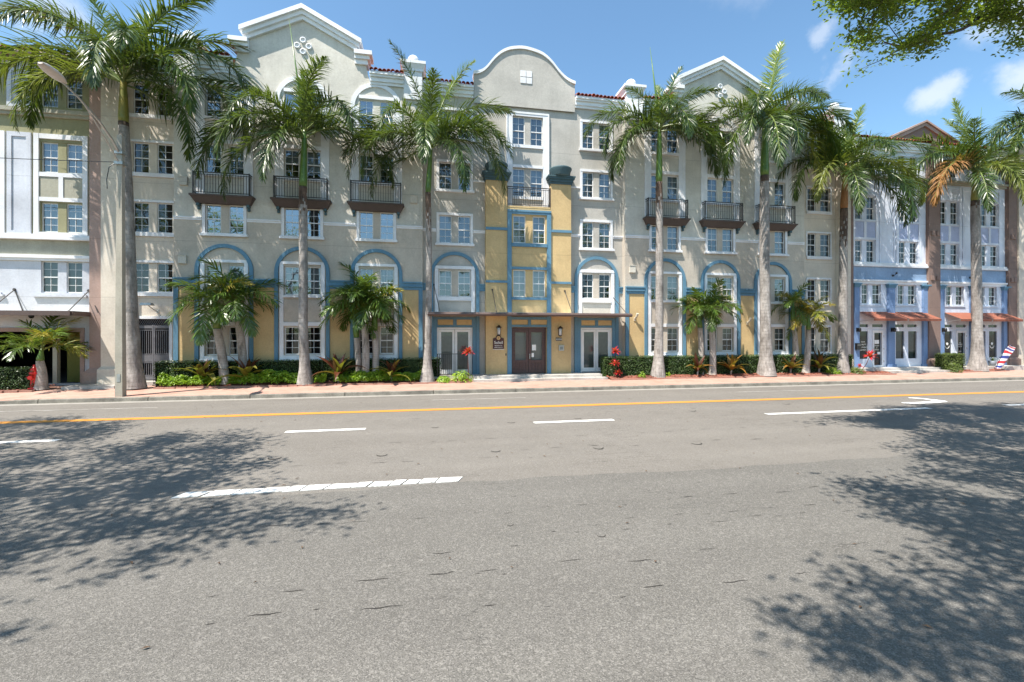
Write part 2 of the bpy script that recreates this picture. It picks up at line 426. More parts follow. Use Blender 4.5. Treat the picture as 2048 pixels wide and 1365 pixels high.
def tile_mesh():
    def f():
        g = MB(); n = 7; R0, R1, L = .105, .085, .46
        out = [(R0 * cos(pi * k / n), R0 * sin(pi * k / n)) for k in range(n + 1)]
        for k in range(n):
            (a, c), (d, e) = out[k], out[k + 1]
            q = R1 / R0
            g.poly([(a, 0, c), (a * q, L, c * q + .14), (d * q, L, e * q + .14), (d, 0, e)])
            i = .82
            g.poly([(a, 0, c), (d, 0, e), (d * i, 0, e * i), (a * i, 0, c * i)])
        return g.mesh('roof_tile', M['tile'], True)
    return cached('tile', f)
TR = random.Random(3)
def eave(b, x0, x1, Yw, z, depth=3.0):
    """moulded white cornice, clay tile row and the roof slope behind"""
    g = MB(); g.box(x0, x1, Yw - .10, Yw + .02, z - .55, z - .42).box(x0, x1, Yw - .17, Yw + .02, z - .42, z - .22).box(x0, x1, Yw - .26, Yw + .02, z - .22, z - .12).box(x0, x1, Yw - .33, Yw + .02, z - .12, z)
    g.obj('cornice', M['white'], b)
    g = MB(); g.poly([(x0, Yw - .34, z + .012), (x1, Yw - .34, z + .012), (x1, Yw + depth, z + .012 + (depth + .34) * .3), (x0, Yw + depth, z + .012 + (depth + .34) * .3)])
    g.box(x0, x1, Yw - .34, Yw - .30, z + .002, z + .010)
    r = g.obj('roof', M['tile'], b)
    n = max(1, int(round((x1 - x0) / .215)))
    for k in range(n):
        inst(tile_mesh(), 'roof_tile', (x0 + (x1 - x0) * (k + .5) / n, Yw - .40 + TR.uniform(-.02, .02), z + .03 + TR.uniform(-.008, .012)), r, (0, 0, TR.uniform(-.05, .05)), (1, 1, TR.uniform(.95, 1.15)))

def mass(b, X0, X1, Y0, Y1, Z0, Z1, mat='sand'):
    """rear body of the block and a dark sheet standing for the unlit rooms behind the windows"""
    g = MB(); g.box(X0, X1, Y0, Y1, Z0, Z1); g.obj('rear_wall', M[mat], b)
    g = MB(); g.poly([(X0 + .05, Y0 - .02, Z0), (X1 - .05, Y0 - .02, Z0), (X1 - .05, Y0 - .02, Z1 - .05), (X0 + .05, Y0 - .02, Z1 - .05)]); g.obj('dark_backing', M['dark'], b)

def pier(b, cx, Yw, z0=14.6, hw=.46):
    g = MB(); g.box(cx - hw, cx + hw, Yw - .10, Yw + .85, z0, 16.02)
    g.box(cx - hw - .06, cx + hw + .06, Yw - .16, Yw + .91, 16.02, 16.14).frus((cx - hw - .06, cx + hw + .06, Yw - .16, Yw + .91), 16.14, (cx - hw - .16, cx + hw + .16, Yw - .26, Yw + 1.0), 16.36)
    g.box(cx - hw - .18, cx + hw + .18, Yw - .28, Yw + 1.02, 16.36, 16.50)
    p = g.obj('pier', M['white'], b)
    g = MB(); prof = [(.20, 0), (.20, .06)] + [(.29 * cos(a), .30 + .29 * sin(a)) for a in [(-.85 + k * .24) for k in range(10)]] + [(.03, .59)]
    g.lathe(prof, (cx, Yw + .37, 16.50), 20); g.obj('ball_finial', M['white'], p, True)

# ---------------------------------------------------------------- main apartment building
C, YW, YC, YT = 5.30, 23.60, 24.00, 23.60
A = thing('apartment_building', 'tall sand and yellow apartment building with blue arches, curved centre gable and red tile eaves', 'building', (C, YW, .2))
OFF = (7.9, 11.4, 14.88)
arch_m = gm_frame = None
for s in (-1, 1):
    X0, X1 = (C - 17.05, C - 5.62) if s < 0 else (C + 5.50, C + 17.05)
    holes = []
    for o in OFF:
        cx = C + s * o
        if s < 0: g1, cov1 = 'lo', 0
        else: g1, cov1 = 'lo', None
        holes.append(pair_window(A, cx, 1.60, 2.97, YW, trim='white', sill=False, top=False, sides=False, tw=.02, glass=g1, cover=cov1, mull='sand'))
        holes.append(pair_window(A, cx, 4.53, 5.92, YW, sill=False, top=False, sides=False, tw=.02, glass='hi', cover=1 if o > 8 else .5, mull='sand'))
        holes.append(pair_window(A, cx, 7.40, 8.78, YW, glass='sky' if s < 0 else 'hi', cover=.33 if s < 0 else None, tw=.13, mull='sand'))
        holes.append(pair_window(A, cx, 10.27, 11.64, YW, sill=False, top=False, sides=False, tw=.02, mull='cream'))
        holes.append(pair_window(A, cx, 12.95, 14.40, YW, sill=False, top=False, sides=False, tw=.02, mull='cream', glass='sky'))
    wall(A, M['sand'], X0, X1, .15, 8.07, YW, holes, endL=.5, endR=.5)
    wall(A, M['cream'], X0, X1, 8.07, 15.3, YW, holes, endL=.5, endR=.5)
    # blue arches, white frames
    for o in OFF:
        cx = C + s * o
        def mk_arch():
            g = MB(); g.band(arch_pts(0, 5.63, 1.27), arch_pts(0, 5.63, 1.10), -.09, .02)
            for q in (-1, 1): g.box(q * 1.10, q * 1.27, -.09, .02, .2, 5.63)
            return g.mesh('arch_trim', M['blue'])
        inst(cached('arch', mk_arch), 'arch_trim', (cx, YW, 0), A)
        def mk_fr():
            g = MB(); y0, y1 = -.055, .02
            for q in (-1, 1): g.box(q * .865, q * 1.04, y0, y1, 1.42, 6.02)
            g.box(-1.04, 1.04, y0 - .015, y1, 6.02, 6.15)
            g.box(-.865, .865, y0 - .05, y1, 4.40, 4.51).box(-.865, .865, y0, y1, 3.01, 3.19).box(-1.04, 1.04, y0 - .07, y1, 1.32, 1.42).box(-.865, .865, y0 - .02, y1, 1.42, 1.57)
            return g.mesh('window_surround', M['trim'])
        inst(cached('frame', mk_fr), 'window_surround', (cx, YW, 0), A)
        def mk_af():
            g = MB(); y0, y1 = -.06, .02
            g.band(arch_pts(0, 14.02, 1.25), arch_pts(0, 14.02, 1.05), y0, y1)
            for q in (-1, 1):
                g.box(q * 1.05, q * 1.25, y0, y1, 9.15, 14.02); g.box(q * .85, q * 1.05, y0 + .02, y1, 9.15, 14.02)
            for z0, z1, e in ((14.44, 14.60, .0), (12.78, 12.92, .05), (11.68, 11.86, 0), (10.10, 10.24, .05)): g.box(-.85, .85, y0 - e, y1, z0, z1)
            return g.mesh('arched_surround', M['trim'])
        inst(cached('archframe', mk_af), 'arched_surround', (cx, YW, 0), A)
        balcony(A, cx, YW, 9.15)
    # blue belt course, yellow panels and white string course between the bays
    ed = sorted([C + s * o for o in OFF])
    spans = [(X0, ed[0] - 1.27)] + [(ed[i] + 1.27, ed[i + 1] - 1.27) for i in range(2)] + [(ed[2] + 1.27, X1)]
    for i, (a, c) in enumerate(spans):
        g = MB(); g.box(a, c, YW - .14, YW + .02, 5.20, 5.27).box(a, c, YW - .09, YW + .02, 5.07, 5.20).box(a, c, YW - .12, YW + .02, 5.02, 5.07).box(a, c, YW - .06, YW + .02, 4.86, 5.02)
        g.obj('belt_course', M['blue'], A)
        pa, pc = (a + (.2 if i == 0 else 0), c - (.2 if i == 3 else 0))
        MB().box(pa, pc, YW - .022, YW + .02, .2, 4.86).obj('wall_panel', M['yellow'], A)
        if i == 0: MB().box(a, pa, YW - .06, YW + .02, .2, 4.86).obj('corner_strip', M['blue'], A)
        if i == 3: MB().box(pc, c, YW - .06, YW + .02, .2, 4.86).obj('corner_strip', M['blue'], A)
    sp = [(X0, ed[0] - .98)] + [(ed[i] + .98, ed[i + 1] - .98) for i in range(2)] + [(ed[2] + .98, X1)]
    for a, c in sp:
        g = MB(); g.box(a, c, YW - .07, YW + .02, 8.08, 8.15).box(a, c, YW - .035, YW + .02, 7.99, 8.08); g.obj('string_course', M['trim'], A)
    # stepped gable over the middle bay
    gx = C + s * 11.37
    g = MB(); g.prism([(gx - 3.15, 15.3), (gx + 3.15, 15.3), (gx + 3.10, 15.5), (gx + 3.02, 15.75), (gx + 2.95, 16.2), (gx + 2.42, 16.2), (gx + 2.42, 17.02), (gx, 18.22), (gx - 2.42, 17.02), (gx - 2.42, 16.2), (gx - 2.95, 16.2), (gx - 3.02, 15.75), (gx - 3.10, 15.5)], YW - .001, YW + .45)
    gb = g.obj('gable', M['cream'], A)
    g = MB()
    for q in (-1, 1):
        for (t0, t1, pr) in ((.0, .22, .36), (.22, .42, .24), (.42, .62, .13)):
            p = [(gx, 18.62 - t0), (gx, 18.62 - t1), (gx + q * (2.42 + pr), 18.62 - t1 - (2.42 + pr) * .5), (gx + q * (2.42 + pr), 18.62 - t0 - (2.42 + pr) * .5)]
            g.prism(p if q < 0 else p[::-1], YW - pr, YW + .45 + pr * .3)
        for z0, z1, pr in ((16.52, 16.72, .32), (16.34, 16.52, .2), (16.12, 16.34, .1)):
            a, c = gx + q * 2.425, gx + q * (2.95 + pr)
            g.box(a, c, YW - pr, YW + .45 + pr * .3, z0, z1)
    g.obj('raking_cornice', M['white'], gb)
    for dx, dz in ((0, .42), (.27, .14), (-.27, .14), (0, -.14)):
        g = MB(); g.lathe([(.145, -.02), (.145, .07), (.095, .08), (.095, .03)], (gx + dx, YW, 16.60 + dz), 20, 'y'); q = g.obj('vent_ring', M['white'], gb, True)
        MB().lathe([(.094, .0), (.094, .028)], (gx + dx, YW, 16.60 + dz), 16, 'y').obj('vent_hole', M['dark'], q)
    # eaves and piers
    pl, pr_ = (X0 + .50, X1 - .48)
    for a, c in ((pl + .46, gx - 3.16), (gx + 3.16, pr_ - .46)): eave(A, a, c, YW, 15.72)
    pier(A, pl, YW); pier(A, pr_, YW)
    # vent boxes on the wall
for x, z in ((-11.32, 9.6), (-11.36, 5.92), (11.20, 6.05), (-.75, 9.3)):
    g = MB(); g.box(x - .17, x + .17, YW - .11, YW + .02, z, z + .36).box(x - .19, x + .19, YW - .13, YW - .05, z + .36, z + .39); g.obj('vent_box', M['cream'], A)

# centre part
holes = []
for s in (-1, 1):
    cx = C + s * 3.95
    holes.append(pair_window(A, cx, 12.97, 14.44, YC, mull='grey', glass='hi', cov='curtain' if s > 0 else None))
    holes.append(pair_window(A, cx, 10.25, 11.68, YC, mull='grey', glass='hi', cover=1))
    holes.append(pair_window(A, cx, 7.42, 8.88, YC, mull='grey', glass='hi', cover=1 if s > 0 else .5))
    holes.append(pair_window(A, cx, 4.60, 5.98, YC, sill=False, top=False, sides=False, tw=.02, mull='sand', glass='hi' if s < 0 else 'lo', cover=0 if s > 0 else .5))
    holes.append((cx - .93, cx + .93, .47, 2.95))
holes.append(pair_window(A, C, 12.92, 14.44, YC, sw=.68, gap=.32, sill=False, top=False, sides=False, tw=.02, mull='grey', cov='curtain', cover=1))
holes.append(pair_window(A, C, 10.10, 11.62, YC, sw=.68, gap=.32, sill=False, top=False, sides=False, tw=.02, mull='grey', cover=1))
wall(A, M['grey'], C - 5.64, C + 5.52, .15, 15.3, YC, holes)
g = MB()
for q in (-1, 1): g.box(C + q * .85, C + q * 1.13, YC - .06, YC + .02, 9.4, 14.46); g.box(C + q * 1.13, C + q * 1.19, YC - .10, YC + .02, 9.4, 14.58)
g.box(C - 1.19, C + 1.19, YC - .08, YC + .02, 14.58, 14.68).box(C - 1.13, C + 1.13, YC - .06, YC + .02, 14.46, 14.58)
for z0, z1 in ((12.74, 12.90), (11.65, 11.80), (9.94, 10.08)): g.box(C - .85, C + .85, YC - .07, YC + .02, z0, z1)
g.obj('window_surround', M['trim'], A)
for s in (-1, 1):
    cx = C + s * 3.95
    g = MB(); g.band(arch_pts(cx, 5.66, 1.30), arch_pts(cx, 5.66, 1.13), YC - .09, YC + .02)
    for q in (-1, 1): g.box(cx + q * 1.13, cx + q * 1.30, YC - .09, YC + .02, .45, 5.66)
    g.obj('arch_trim', M['blue'], A)
    g = MB()
    for q in (-1, 1): g.box(cx + q * .865, cx + q * 1.05, YC - .055, YC + .02, 3.72, 6.05)
    g.box(cx - 1.05, cx + 1.05, YC - .07, YC + .02, 6.05, 6.21).box(cx - .865, cx + .865, YC - .10, YC + .02, 4.38, 4.58)
    g.obj('window_surround', M['trim'], A)
    # french doors under the canopy, blue surround with two yellow panels
    g = MB()
    for q in (-1, 1): g.box(cx + q * .935, cx + q * 1.125, YC - .06, YC + .02, .45, 3.0)
    for z0, z1 in ((2.96, 3.08), (3.38, 3.50)): g.box(cx - .935, cx + .935, YC - .061, YC + .02, z0, z1)
    for x0, x1 in ((-1.125, -.90), (-.09, .09), (.90, 1.125)): g.box(cx + x0, cx + x1, YC - .059, YC + .02, 3.081, 3.379)
    for q in (-1, 1): g.box(cx + q * .936, cx + q * 1.124, YC - .058, YC + .02, 3.001, 3.08); g.box(cx + q * .936, cx + q * 1.124, YC - .058, YC + .02, 3.38, 3.499)
    g.obj('door_surround', M['dblue'] if False else M['blue'], A)
    for x0, x1 in ((-.895, -.095), (.095, .895)): MB().box(cx + x0, cx + x1, YC - .03, YC + .02, 3.085, 3.375).obj('wall_panel', M['yellow'], A)
    g = MB()
    g.box(cx - .93, cx + .93, YC + .04, YC + .12, 2.86, 2.95)
    for q in (-1, 1): g.box(cx + q * .84, cx + q * .93, YC + .04, YC + .12, .47, 2.86)
    d = g.obj('french_door', M['sash'], A)
    for q in (-1, 1):
        x0, x1 = sorted((cx + q * .01, cx + q * .835)); g = MB()
        g.box(x0, x0 + .12, YC + .06, YC + .11, .5, 2.85).box(x1 - .12, x1, YC + .06, YC + .11, .5, 2.85).box(x0 + .12, x1 - .12, YC + .06, YC + .11, .5, .72).box(x0 + .12, x1 - .12, YC + .06, YC + .11, 2.72, 2.85)
        lf = g.obj('door_leaf', M['sash'], d)
        MB().poly([(x0 + .12, YC + .085, .72), (x1 - .12, YC + .085, .72), (x1 - .12, YC + .085, 2.72), (x0 + .12, YC + .085, 2.72)]).obj('pane', M['glass_lo'], d)
        MB().poly([(x0 + .12, YC + .14, .72), (x1 - .12, YC + .14, .72), (x1 - .12, YC + .14, 2.72), (x0 + .12, YC + .14, 2.72)]).obj('blind', M['frost'], d)
    # blue belt and white string on this stretch
    for a, c in (((C - 5.62, cx - 1.30), (cx + 1.30, C - 2.34)) if s < 0 else ((C + 2.34, cx - 1.30), (cx + 1.30, C + 5.50))):
        g = MB(); g.box(a, c, YC - .14, YC + .02, 5.20, 5.27).box(a, c, YC - .09, YC + .02, 5.07, 5.20).box(a, c, YC - .06, YC + .02, 4.90, 5.07); g.obj('belt_course', M['blue'], A)
    for a, c in (((C - 5.62, cx - .98), (cx + .98, C - 2.34)) if s < 0 else ((C + 2.34, cx - .98), (cx + .98, C + 5.50))):
        g = MB(); g.box(a, c, YC - .07, YC + .02, 8.08, 8.15).box(a, c, YC - .035, YC + .02, 7.99, 8.08); g.obj('string_course', M['trim'], A)
    for z in (10.72,):
        a, c = sorted((C + s * 2.36, cx - s * .98)); g = MB(); g.box(a, c, YC - .06, YC + .02, z, z + .08); g.obj('string_course', M['trim'], A)
# curved gable
cp = [(2.33, 16.42), (2.33, 16.56), (2.69, 16.66), (3.01, 16.90), (3.40, 17.40), (3.72, 17.73), (4.05, 17.96), (4.45, 18.11), (4.96, 18.19), (5.46, 18.15), (5.99, 18.02), (6.36, 17.82), (6.70, 17.52), (7.02, 17.15), (7.39, 16.82), (7.70, 16.66), (7.97, 16.58), (7.97, 16.40)]
top = cp[1:-1]
cr = []
for i in range(len(top) - 1):                            # smooth the curve
    p0, p1, p2, p3 = (Vector(top[max(i - 1, 0)]), Vector(top[i]), Vector(top[i + 1]), Vector(top[min(i + 2, len(top) - 1)]))
    for k in range(4):
        t = k / 4; cr.append(tuple(.5 * ((2 * p1) + (p2 - p0) * t + (2 * p0 - 5 * p1 + 4 * p2 - p3) * t * t + (3 * p1 - p0 - 3 * p2 + p3) * t ** 3)))
cr.append(top[-1])
body = [(2.35, 15.3), (7.95, 15.3)] + [(min(max(x, 2.35), 7.95), z - .13) for x, z in reversed(cr)]
g = MB(); g.prism(body, YC - .12, YC + .35); gb = g.obj('gable', M['grey'], A)
g = MB(); g.band(cr, [(x + (.0 if abs(x - 5.15) > .1 else 0), z - .16) for x, z in cr], YC - .20, YC + .42); g.obj('gable_coping', M['white'], gb)
for dx in (0, 1):
    for dz in (0, 1):
        x, z = 4.87 + dx * .335, 16.2 + dz * .36
        MB().box(x, x + .30, YC - .15, YC - .10, z, z + .32).obj('glass_block', M['trim'], gb)
wall(A, M['grey'], 2.35, 7.95, 14.9, 15.3, YC - .12, name='wall')
for a, c in ((C - 5.62, 2.33), (7.97, C + 5.50)): eave(A, a, c, YC, 15.72, 2.0)

# yellow entrance tower with open loggia between two capped columns
holes = [pair_window(A, C, 7.48, 8.95, YT, sw=.68, gap=.40, sill=False, top=False, sides=False, tw=.02, mull='yellow', cover=.55), pair_window(A, C, 4.60, 6.04, YT, sw=.68, gap=.40, sill=False, top=False, sides=False, tw=.02, mull='yellow', cover=0)]
holes.append((C - .96, C + .96, .47, 2.97))
wall(A, M['yellow'], C - 2.34, C + 2.34, .15, 9.36, YT, holes, endL=.4, endR=.4, rev=.2)
g = MB()
for q in (-1, 1): g.box(C + q * .97, C + q * 1.20, YT - .07, YT + .02, .45, 9.02)
g.box(C - 1.20, C + 1.20, YT - .10, YT + .02, 9.14, 9.24).box(C - 1.20, C + 1.20, YT - .07, YT + .02, 9.02, 9.14)
for z0, z1, e in ((7.28, 7.46, .03), (6.06, 6.20, 0), (4.44, 4.58, .03), (3.38, 3.52, 0), (2.98, 3.10, 0)): g.box(C - .97, C + .97, YT - .07 - e, YT + .02, z0, z1)
g.box(C - .08, C + .08, YT - .069, YT + .02, 3.10, 3.38)
g.obj('tower_trim', M['blue'], A)
for x0, x1 in ((-.965, -.085), (.085, .965)): MB().box(C + x0, C + x1, YT - .03, YT + .02, 3.105, 3.375).obj('wall_panel', M['yellow'], A)
for q in (-1, 1):
    a, c = sorted((C + q * 1.20, C + q * 2.36))
    for z0, z1 in ((8.12, 8.26), (5.33, 5.45)):
        g = MB(); g.box(a, c, YT - .06, YT + .02, z0, z1); g.obj('belt_course', M['blue'], A)
    a, c = sorted((C + q * 1.20, C + q * 2.34)); xm = (a + c) / 2
    g = MB(); g.box(a, c, YT, YC - .01, 9.361, 10.75)
    p = g.obj('tower_column', M['yellow'], A)
    g = MB()
    for z0, z1, e in ((10.75, 10.86, .05), (10.86, 11.00, .10), (11.00, 11.10, .16), (11.10, 11.18, .20)): g.box(a - e, c + e, YT - e, YC - .012, z0, z1)
    g.obj('column_cap', M['dblue'], p)
    MB().lathe([(.50, 0), (.52, .04), (.55, .22), (.62, .36), (.62, .42), (.56, .46), (.3, .49), (.02, .50)], (xm, YT + .12, 11.18), 24).obj('urn', M['dblue'], p, True)
balcony(A, C, YC, 9.46, hw=1.17, dep=.36, slab=False)
# entrance doors
g = MB(); Yd = YT + .14
g.box(C - .95, C + .95, Yd, Yd + .08, 2.87, 2.96)
for q in (-1, 1): g.box(C + q * .88, C + q * .95, Yd, Yd + .08, .47, 2.87)
D = g.obj('entrance_door', M['wood'], A)
for q in (-1, 1):
    x0, x1 = sorted((C + q * .008, C + q * .875)); g = MB(); y0, y1 = Yd + .02, Yd + .07
    g.box(x0, x0 + .13, y0, y1, .5, 2.86).box(x1 - .13, x1, y0, y1, .5, 2.86)
    for z0, z1 in ((.5, .66), (1.06, 1.20), (2.70, 2.86)): g.box(x0 + .13, x1 - .13, y0, y1, z0, z1)
    xm = (x0 + x1) / 2; g.box(xm - .04, xm + .04, y0, y1, .66, 1.06)
    for a, c in ((x0 + .13, xm - .04), (xm + .04, x1 - .13)): g.box(a, c, y0 + .03, y1 - .005, .66, 1.06); g.box(a + .05, c - .05, y0 + .012, y0 + .03, .71, 1.01)
    g.obj('door_leaf', M['wood'], D)
    MB().poly([(x0 + .13, y0 + .025, 1.2), (x1 - .13, y0 + .025, 1.2), (x1 - .13, y0 + .025, 2.7), (x0 + .13, y0 + .025, 2.7)]).obj('pane', M['glass_lo'], D)
MB().box(C + .03, C + .07, Yd - .05, Yd + .02, 1.28, 1.55).obj('handle', M['galv'], D)
MB().box(C + .19, C + .41, Yd + .030, Yd + .036, 1.72, 2.03).obj('notice', M['paper'], D)
MB().box(C + .16, C + .29, Yd + .008, Yd + .016, 1.36, 1.58).obj('notice', M['paper'], D)
# flat canopy with tie rods
XA, XB, YF = .02, 10.56, 22.42
g = MB(); g.box(XA, XB, YF, YT, 3.56, 3.66); g.box(XA + .02, C - 2.36, YT, YC, 3.56, 3.66).box(C + 2.36, XB - .02, YT, YC, 3.56, 3.66)
cn = g.obj('canopy', M['soffit'], A)
MB().box(XA - .01, XB + .01, YF + .06, YT - .005, 3.661, 3.71).obj('canopy_top', M['trim'], cn)
g = MB(); g.tube([(XA - .08, YF - .03, 3.60), (XB + .06, YF - .03, 3.60)], .085, 8); g.box(XA - .02, XB + .02, YF - .03, YF + .055, 3.64, 3.70); g.obj('gutter', M['fascia'], cn)
for x, y, z, xe in ((.25, YC, 5.2, .55), (XB - .35, YC, 4.72, XB - .05), (C - 2.0, YT, 4.95, C - 1.9), (C + 1.98, YT, 4.95, C + 2.15)):
    g = MB(); g.tube([(x, y, z), (xe, YF + .35, 3.70)], .018, 6); g.lathe([(.05, 0), (.05, .03)], (x, y, z), 10, 'y'); g.obj('tie_rod', M['iron'], cn)
mass(A, C - 17.0, C + 17.0, 24.75, 34, .15, 15.45)
g = MB(); g.box(C - 17.0, C + 17.0, YC + .05, 24.76, 15.25, 15.44); g.obj('roof_deck', M['sand'], A)

# recessed side bays and pilasters (same building)
def side_bay(X0, X1, cx, right):
    holes = []
    rows = [(12.95, 14.40), (10.20, 11.64), (7.40, 8.83), (4.58, 5.98)] + ([(1.45, 3.03)] if right else [])
    for z0, z1 in rows:
        holes.append(pair_window(A, cx, z0, z1, YC, trim='bay' if not right else 'white', sill=False, top=False, sides=right, tw=.08, mull='bay', glass='lo', cover=1 if right else .9, cov='curtain_brown' if not right else None))
        g = MB(); e = .14 if not right else .06
        g.box(max(X0 + .02, cx - .83 - e), cx + .83 + e, YC - .10, YC + .02, z0 - .18, z0); MB().box(max(X0 + .02, cx - .83 - e), cx + .83 + e, YC - .055, YC + .02, z1, z1 + .11).obj('lintel', M['trim'], A)
        g.obj('window_sill', M['trim'], A)
    if not right: holes.append((-13.55, -12.13, .40, 3.33))
    wall(A, M['bay'], X0, X1, .15, 15.3, YC, holes)
    return holes
side_bay(-14.76, C - 17.04, -12.84, False)
side_bay(C + 17.04, 25.86, 23.76, True)
for x0, x1, y in ((-14.74, -13.86, 23.62), (24.98, 25.72, 23.62)):
    g = MB(); g.box(x0, x1, y, YC + .02, .2, 15.2); g.box(x0 - .07, x1 + .07, y - .14, YC, .2, 1.0).frus((x0 - .07, x1 + .07, y - .14, YC), 1.0, (x0, x1, y, YC), 1.12); g.obj('pilaster', M['bay'], A)
eave(A, -14.76, C - 17.04, YC, 15.5, 2.0); eave(A, C + 17.04, 25.0, YC, 15.5, 2.0)
pier(A, 24.95, YC - .3)
mass(A, -14.7, C - 17.02, 24.75, 33, .15, 15.3, 'bay'); mass(A, C + 17.02, 25.8, 24.75, 33, .15, 15.3, 'bay')
# iron gate in the left bay
g = MB(); g.box(-13.55, -12.05, YC + .0, YC + .10, 3.335, 3.345)
g = MB()
for x in (-13.53, -12.87, -12.80, -12.15): g.box(x - .03, x + .03, YC + .05, YC + .11, .45, 3.05)
for z0, z1 in ((2.88, 3.02), (1.30, 1.62), (.45, .62), (2.78, 2.82), (1.64, 1.68), (1.24, 1.28), (.64, .68)):
    g.box(-13.50, -12.90, YC + .055, YC + .105, z0, z1); g.box(-12.77, -12.18, YC + .055, YC + .105, z0, z1)
gt = g.obj('gate', M['gate'], A)
for k in range(16):
    if k in (8,): continue
    x = -13.48 + k * .0853
    for z0, z1 in ((1.68, 2.78), (.68, 1.24)): MB().box(x - .012, x + .012, YC + .07, YC + .094, z0, z1).obj('bar', M['gate'], gt)
for k in range(17):
    x = -13.62 + k * .09
    g = MB(); g.tube([(max(x, -13.55), YC + .08, 3.03), (min(x + .17, -12.13), YC + .08, 3.32)], .010, 4)
    g.tube([(max(x, -13.55), YC + .085, 3.32), (min(x + .17, -12.13), YC + .085, 3.03)], .008, 4); g.obj('lattice_bar', M['gate'], gt)
g = MB()
for q, x in ((-1, -13.55), (1, -12.13)): g.box(x, x + q * .13, YC - .04, YC + .02, .3, 3.46)
g.box(-13.55, -12.13, YC - .04, YC + .02, 3.33, 3.46); g.obj('gate_surround', M['trim'], A)

# ---------------------------------------------------------------- white and olive garage building (left edge)
LX0, LX1, YL = -27.0, -15.30, 24.00
B = thing('garage_building', 'white and olive building over a parking garage entrance with flat brown canopy', 'building', (-18.5, YL, .2))
holes = []
def bay_frame(b, cx, Y, hw, z0, z1, bands, mat, mid=(), posts=None):
    g = MB(); pw = .20
    for q in (-1, 1): g.box(cx + q * (hw - pw), cx + q * hw, Y - .07, Y + .02, z0, z1)
    for a, c in bands: g.box(cx - hw + pw, cx + hw - pw, Y - .06, Y + .02, a, c)
    for a, c in mid: g.box(cx - .09, cx + .09, Y - .058, Y + .02, a, c)
    return g.obj('bay_frame', mat, b)
for cx in (-16.53, -19.75, -22.95):
    for z0, z1, gl in ((9.99, 11.36, 'hi'), (7.27, 8.60, 'hi'), (4.50, 5.93, 'lo'), (12.98, 14.30, 'lo')):
        holes.append(pair_window(B, cx, z0, z1, YL, sw=.64, gap=.34, sill=False, top=False, sides=False, tw=.02, glass=gl, mull='olive' if z0 > 6 else 'lwhite', cover=.95, cov='blind' if z0 > 12 or z0 < 5 else WR.choice(('curtain', 'blind'))))
    bay_frame(B, cx, YL, 1.06, 7.14, 11.72, ((11.50, 11.72), (9.78, 9.97), (8.66, 8.84), (7.14, 7.25)), M['trim'], ((8.84, 9.78),))
    for q in (-1, 1):
        a, c = sorted((cx + q * .10, cx + q * .85)); MB().box(a, c, YL - .03, YL + .02, 8.85, 9.77).obj('wall_panel', M['olgrey'], B)
    g = MB(); g.box(cx - 1.08, cx + 1.02, YL - .10, YL + .02, 4.30, 4.40); ws = g.obj('window_sill', M['lwhite'], B); MB().box(cx - .98, cx + .92, YL - .06, YL + .02, 4.402, 4.49).obj('sill_board', M['lwhite'], ws)
    # plain framed panel beside the windows
    px = cx - 1.62
    for z0, z1 in ((7.14, 11.72), (12.82, 14.65)):
        g = MB()
        for q in (-1, 1): g.box(px + q * .28, px + q * .46, YL - .07, YL + .02, z0, z1)
        g.box(px - .28, px + .28, YL - .07, YL + .02, z0, z0 + .14).box(px - .28, px + .28, YL - .07, YL + .02, z1 - .2, z1)
        g.obj('panel_frame', M['lwhite'], B)
        MB().box(px - .28, px + .28, YL - .03, YL + .02, z0 + .14, z1 - .2).obj('wall_panel', M['lwhite'], B)
holes.append((-24.5, -15.78, .34, 2.72))
wall(B, M['lwhite'], LX0, LX1, .15, 5.92, YL, holes, rev=.35)
wall(B, M['olive'], LX0, LX1, 7.10, 15.0, YL, holes)
wall(B, M['olgrey'], LX0, LX1, 5.92, 7.10, YL, ())
g = MB(); g.box(LX0, LX1, YL - .12, YL + .02, 7.03, 7.14).box(LX0, LX1, YL - .20, YL + .02, 6.90, 7.03); g.obj('ledge', M['trim'], B)
g = MB(); g.box(LX0, LX1, YL - .16, YL + .02, 6.06, 6.20).box(LX0, LX1, YL - .09, YL + .02, 5.94, 6.06); g.obj('ledge', M['trim'], B)
g = MB(); g.box(LX0, LX1, YL - .12, YL + .02, 12.48, 12.62).box(LX0, LX1, YL - .20, YL + .02, 12.62, 12.80); g.obj('cornice', M['olgrey'], B)
g = MB(); g.box(LX0, LX1, YL - .02, YL + .02, 14.66, 14.98); g.obj('frieze', M['lwhite'], B)
g = MB(); g.box(LX0, LX1 + .3, YL - .55, YL + .1, 14.98, 15.10); g.tube([(LX0, YL - .6, 15.05), (LX1 + .3, YL - .6, 15.05)], .08, 8); e = g.obj('eave', M['lbrown'], B)
for k in range(9):
    x = -26.3 + k * 1.32
    g = MB(); g.prism([(x - .06, 14.6), (x + .06, 14.6), (x + .06, 14.98), (x - .06, 14.98)], YL - .12, YL); g.prism([(x - .06, 14.84), (x + .06, 14.84), (x + .06, 14.98), (x - .06, 14.98)], YL - .5, YL - .12); g.obj('eave_bracket', M['lbrown'], e)
g = MB(); g.poly([(LX0, YL - .6, 15.12), (LX1 + .3, YL - .6, 15.12), (LX1 + .3, YL + 3, 16.0), (LX0, YL + 3, 16.0)]); rf = g.obj('roof', M['tile'], B)
for k in range(54): inst(tile_mesh(), 'roof_tile', (LX0 + .1 + k * .22, YL - .66 + TR.uniform(-.02, .02), 15.14), rf, (0, 0, TR.uniform(-.05, .05)))
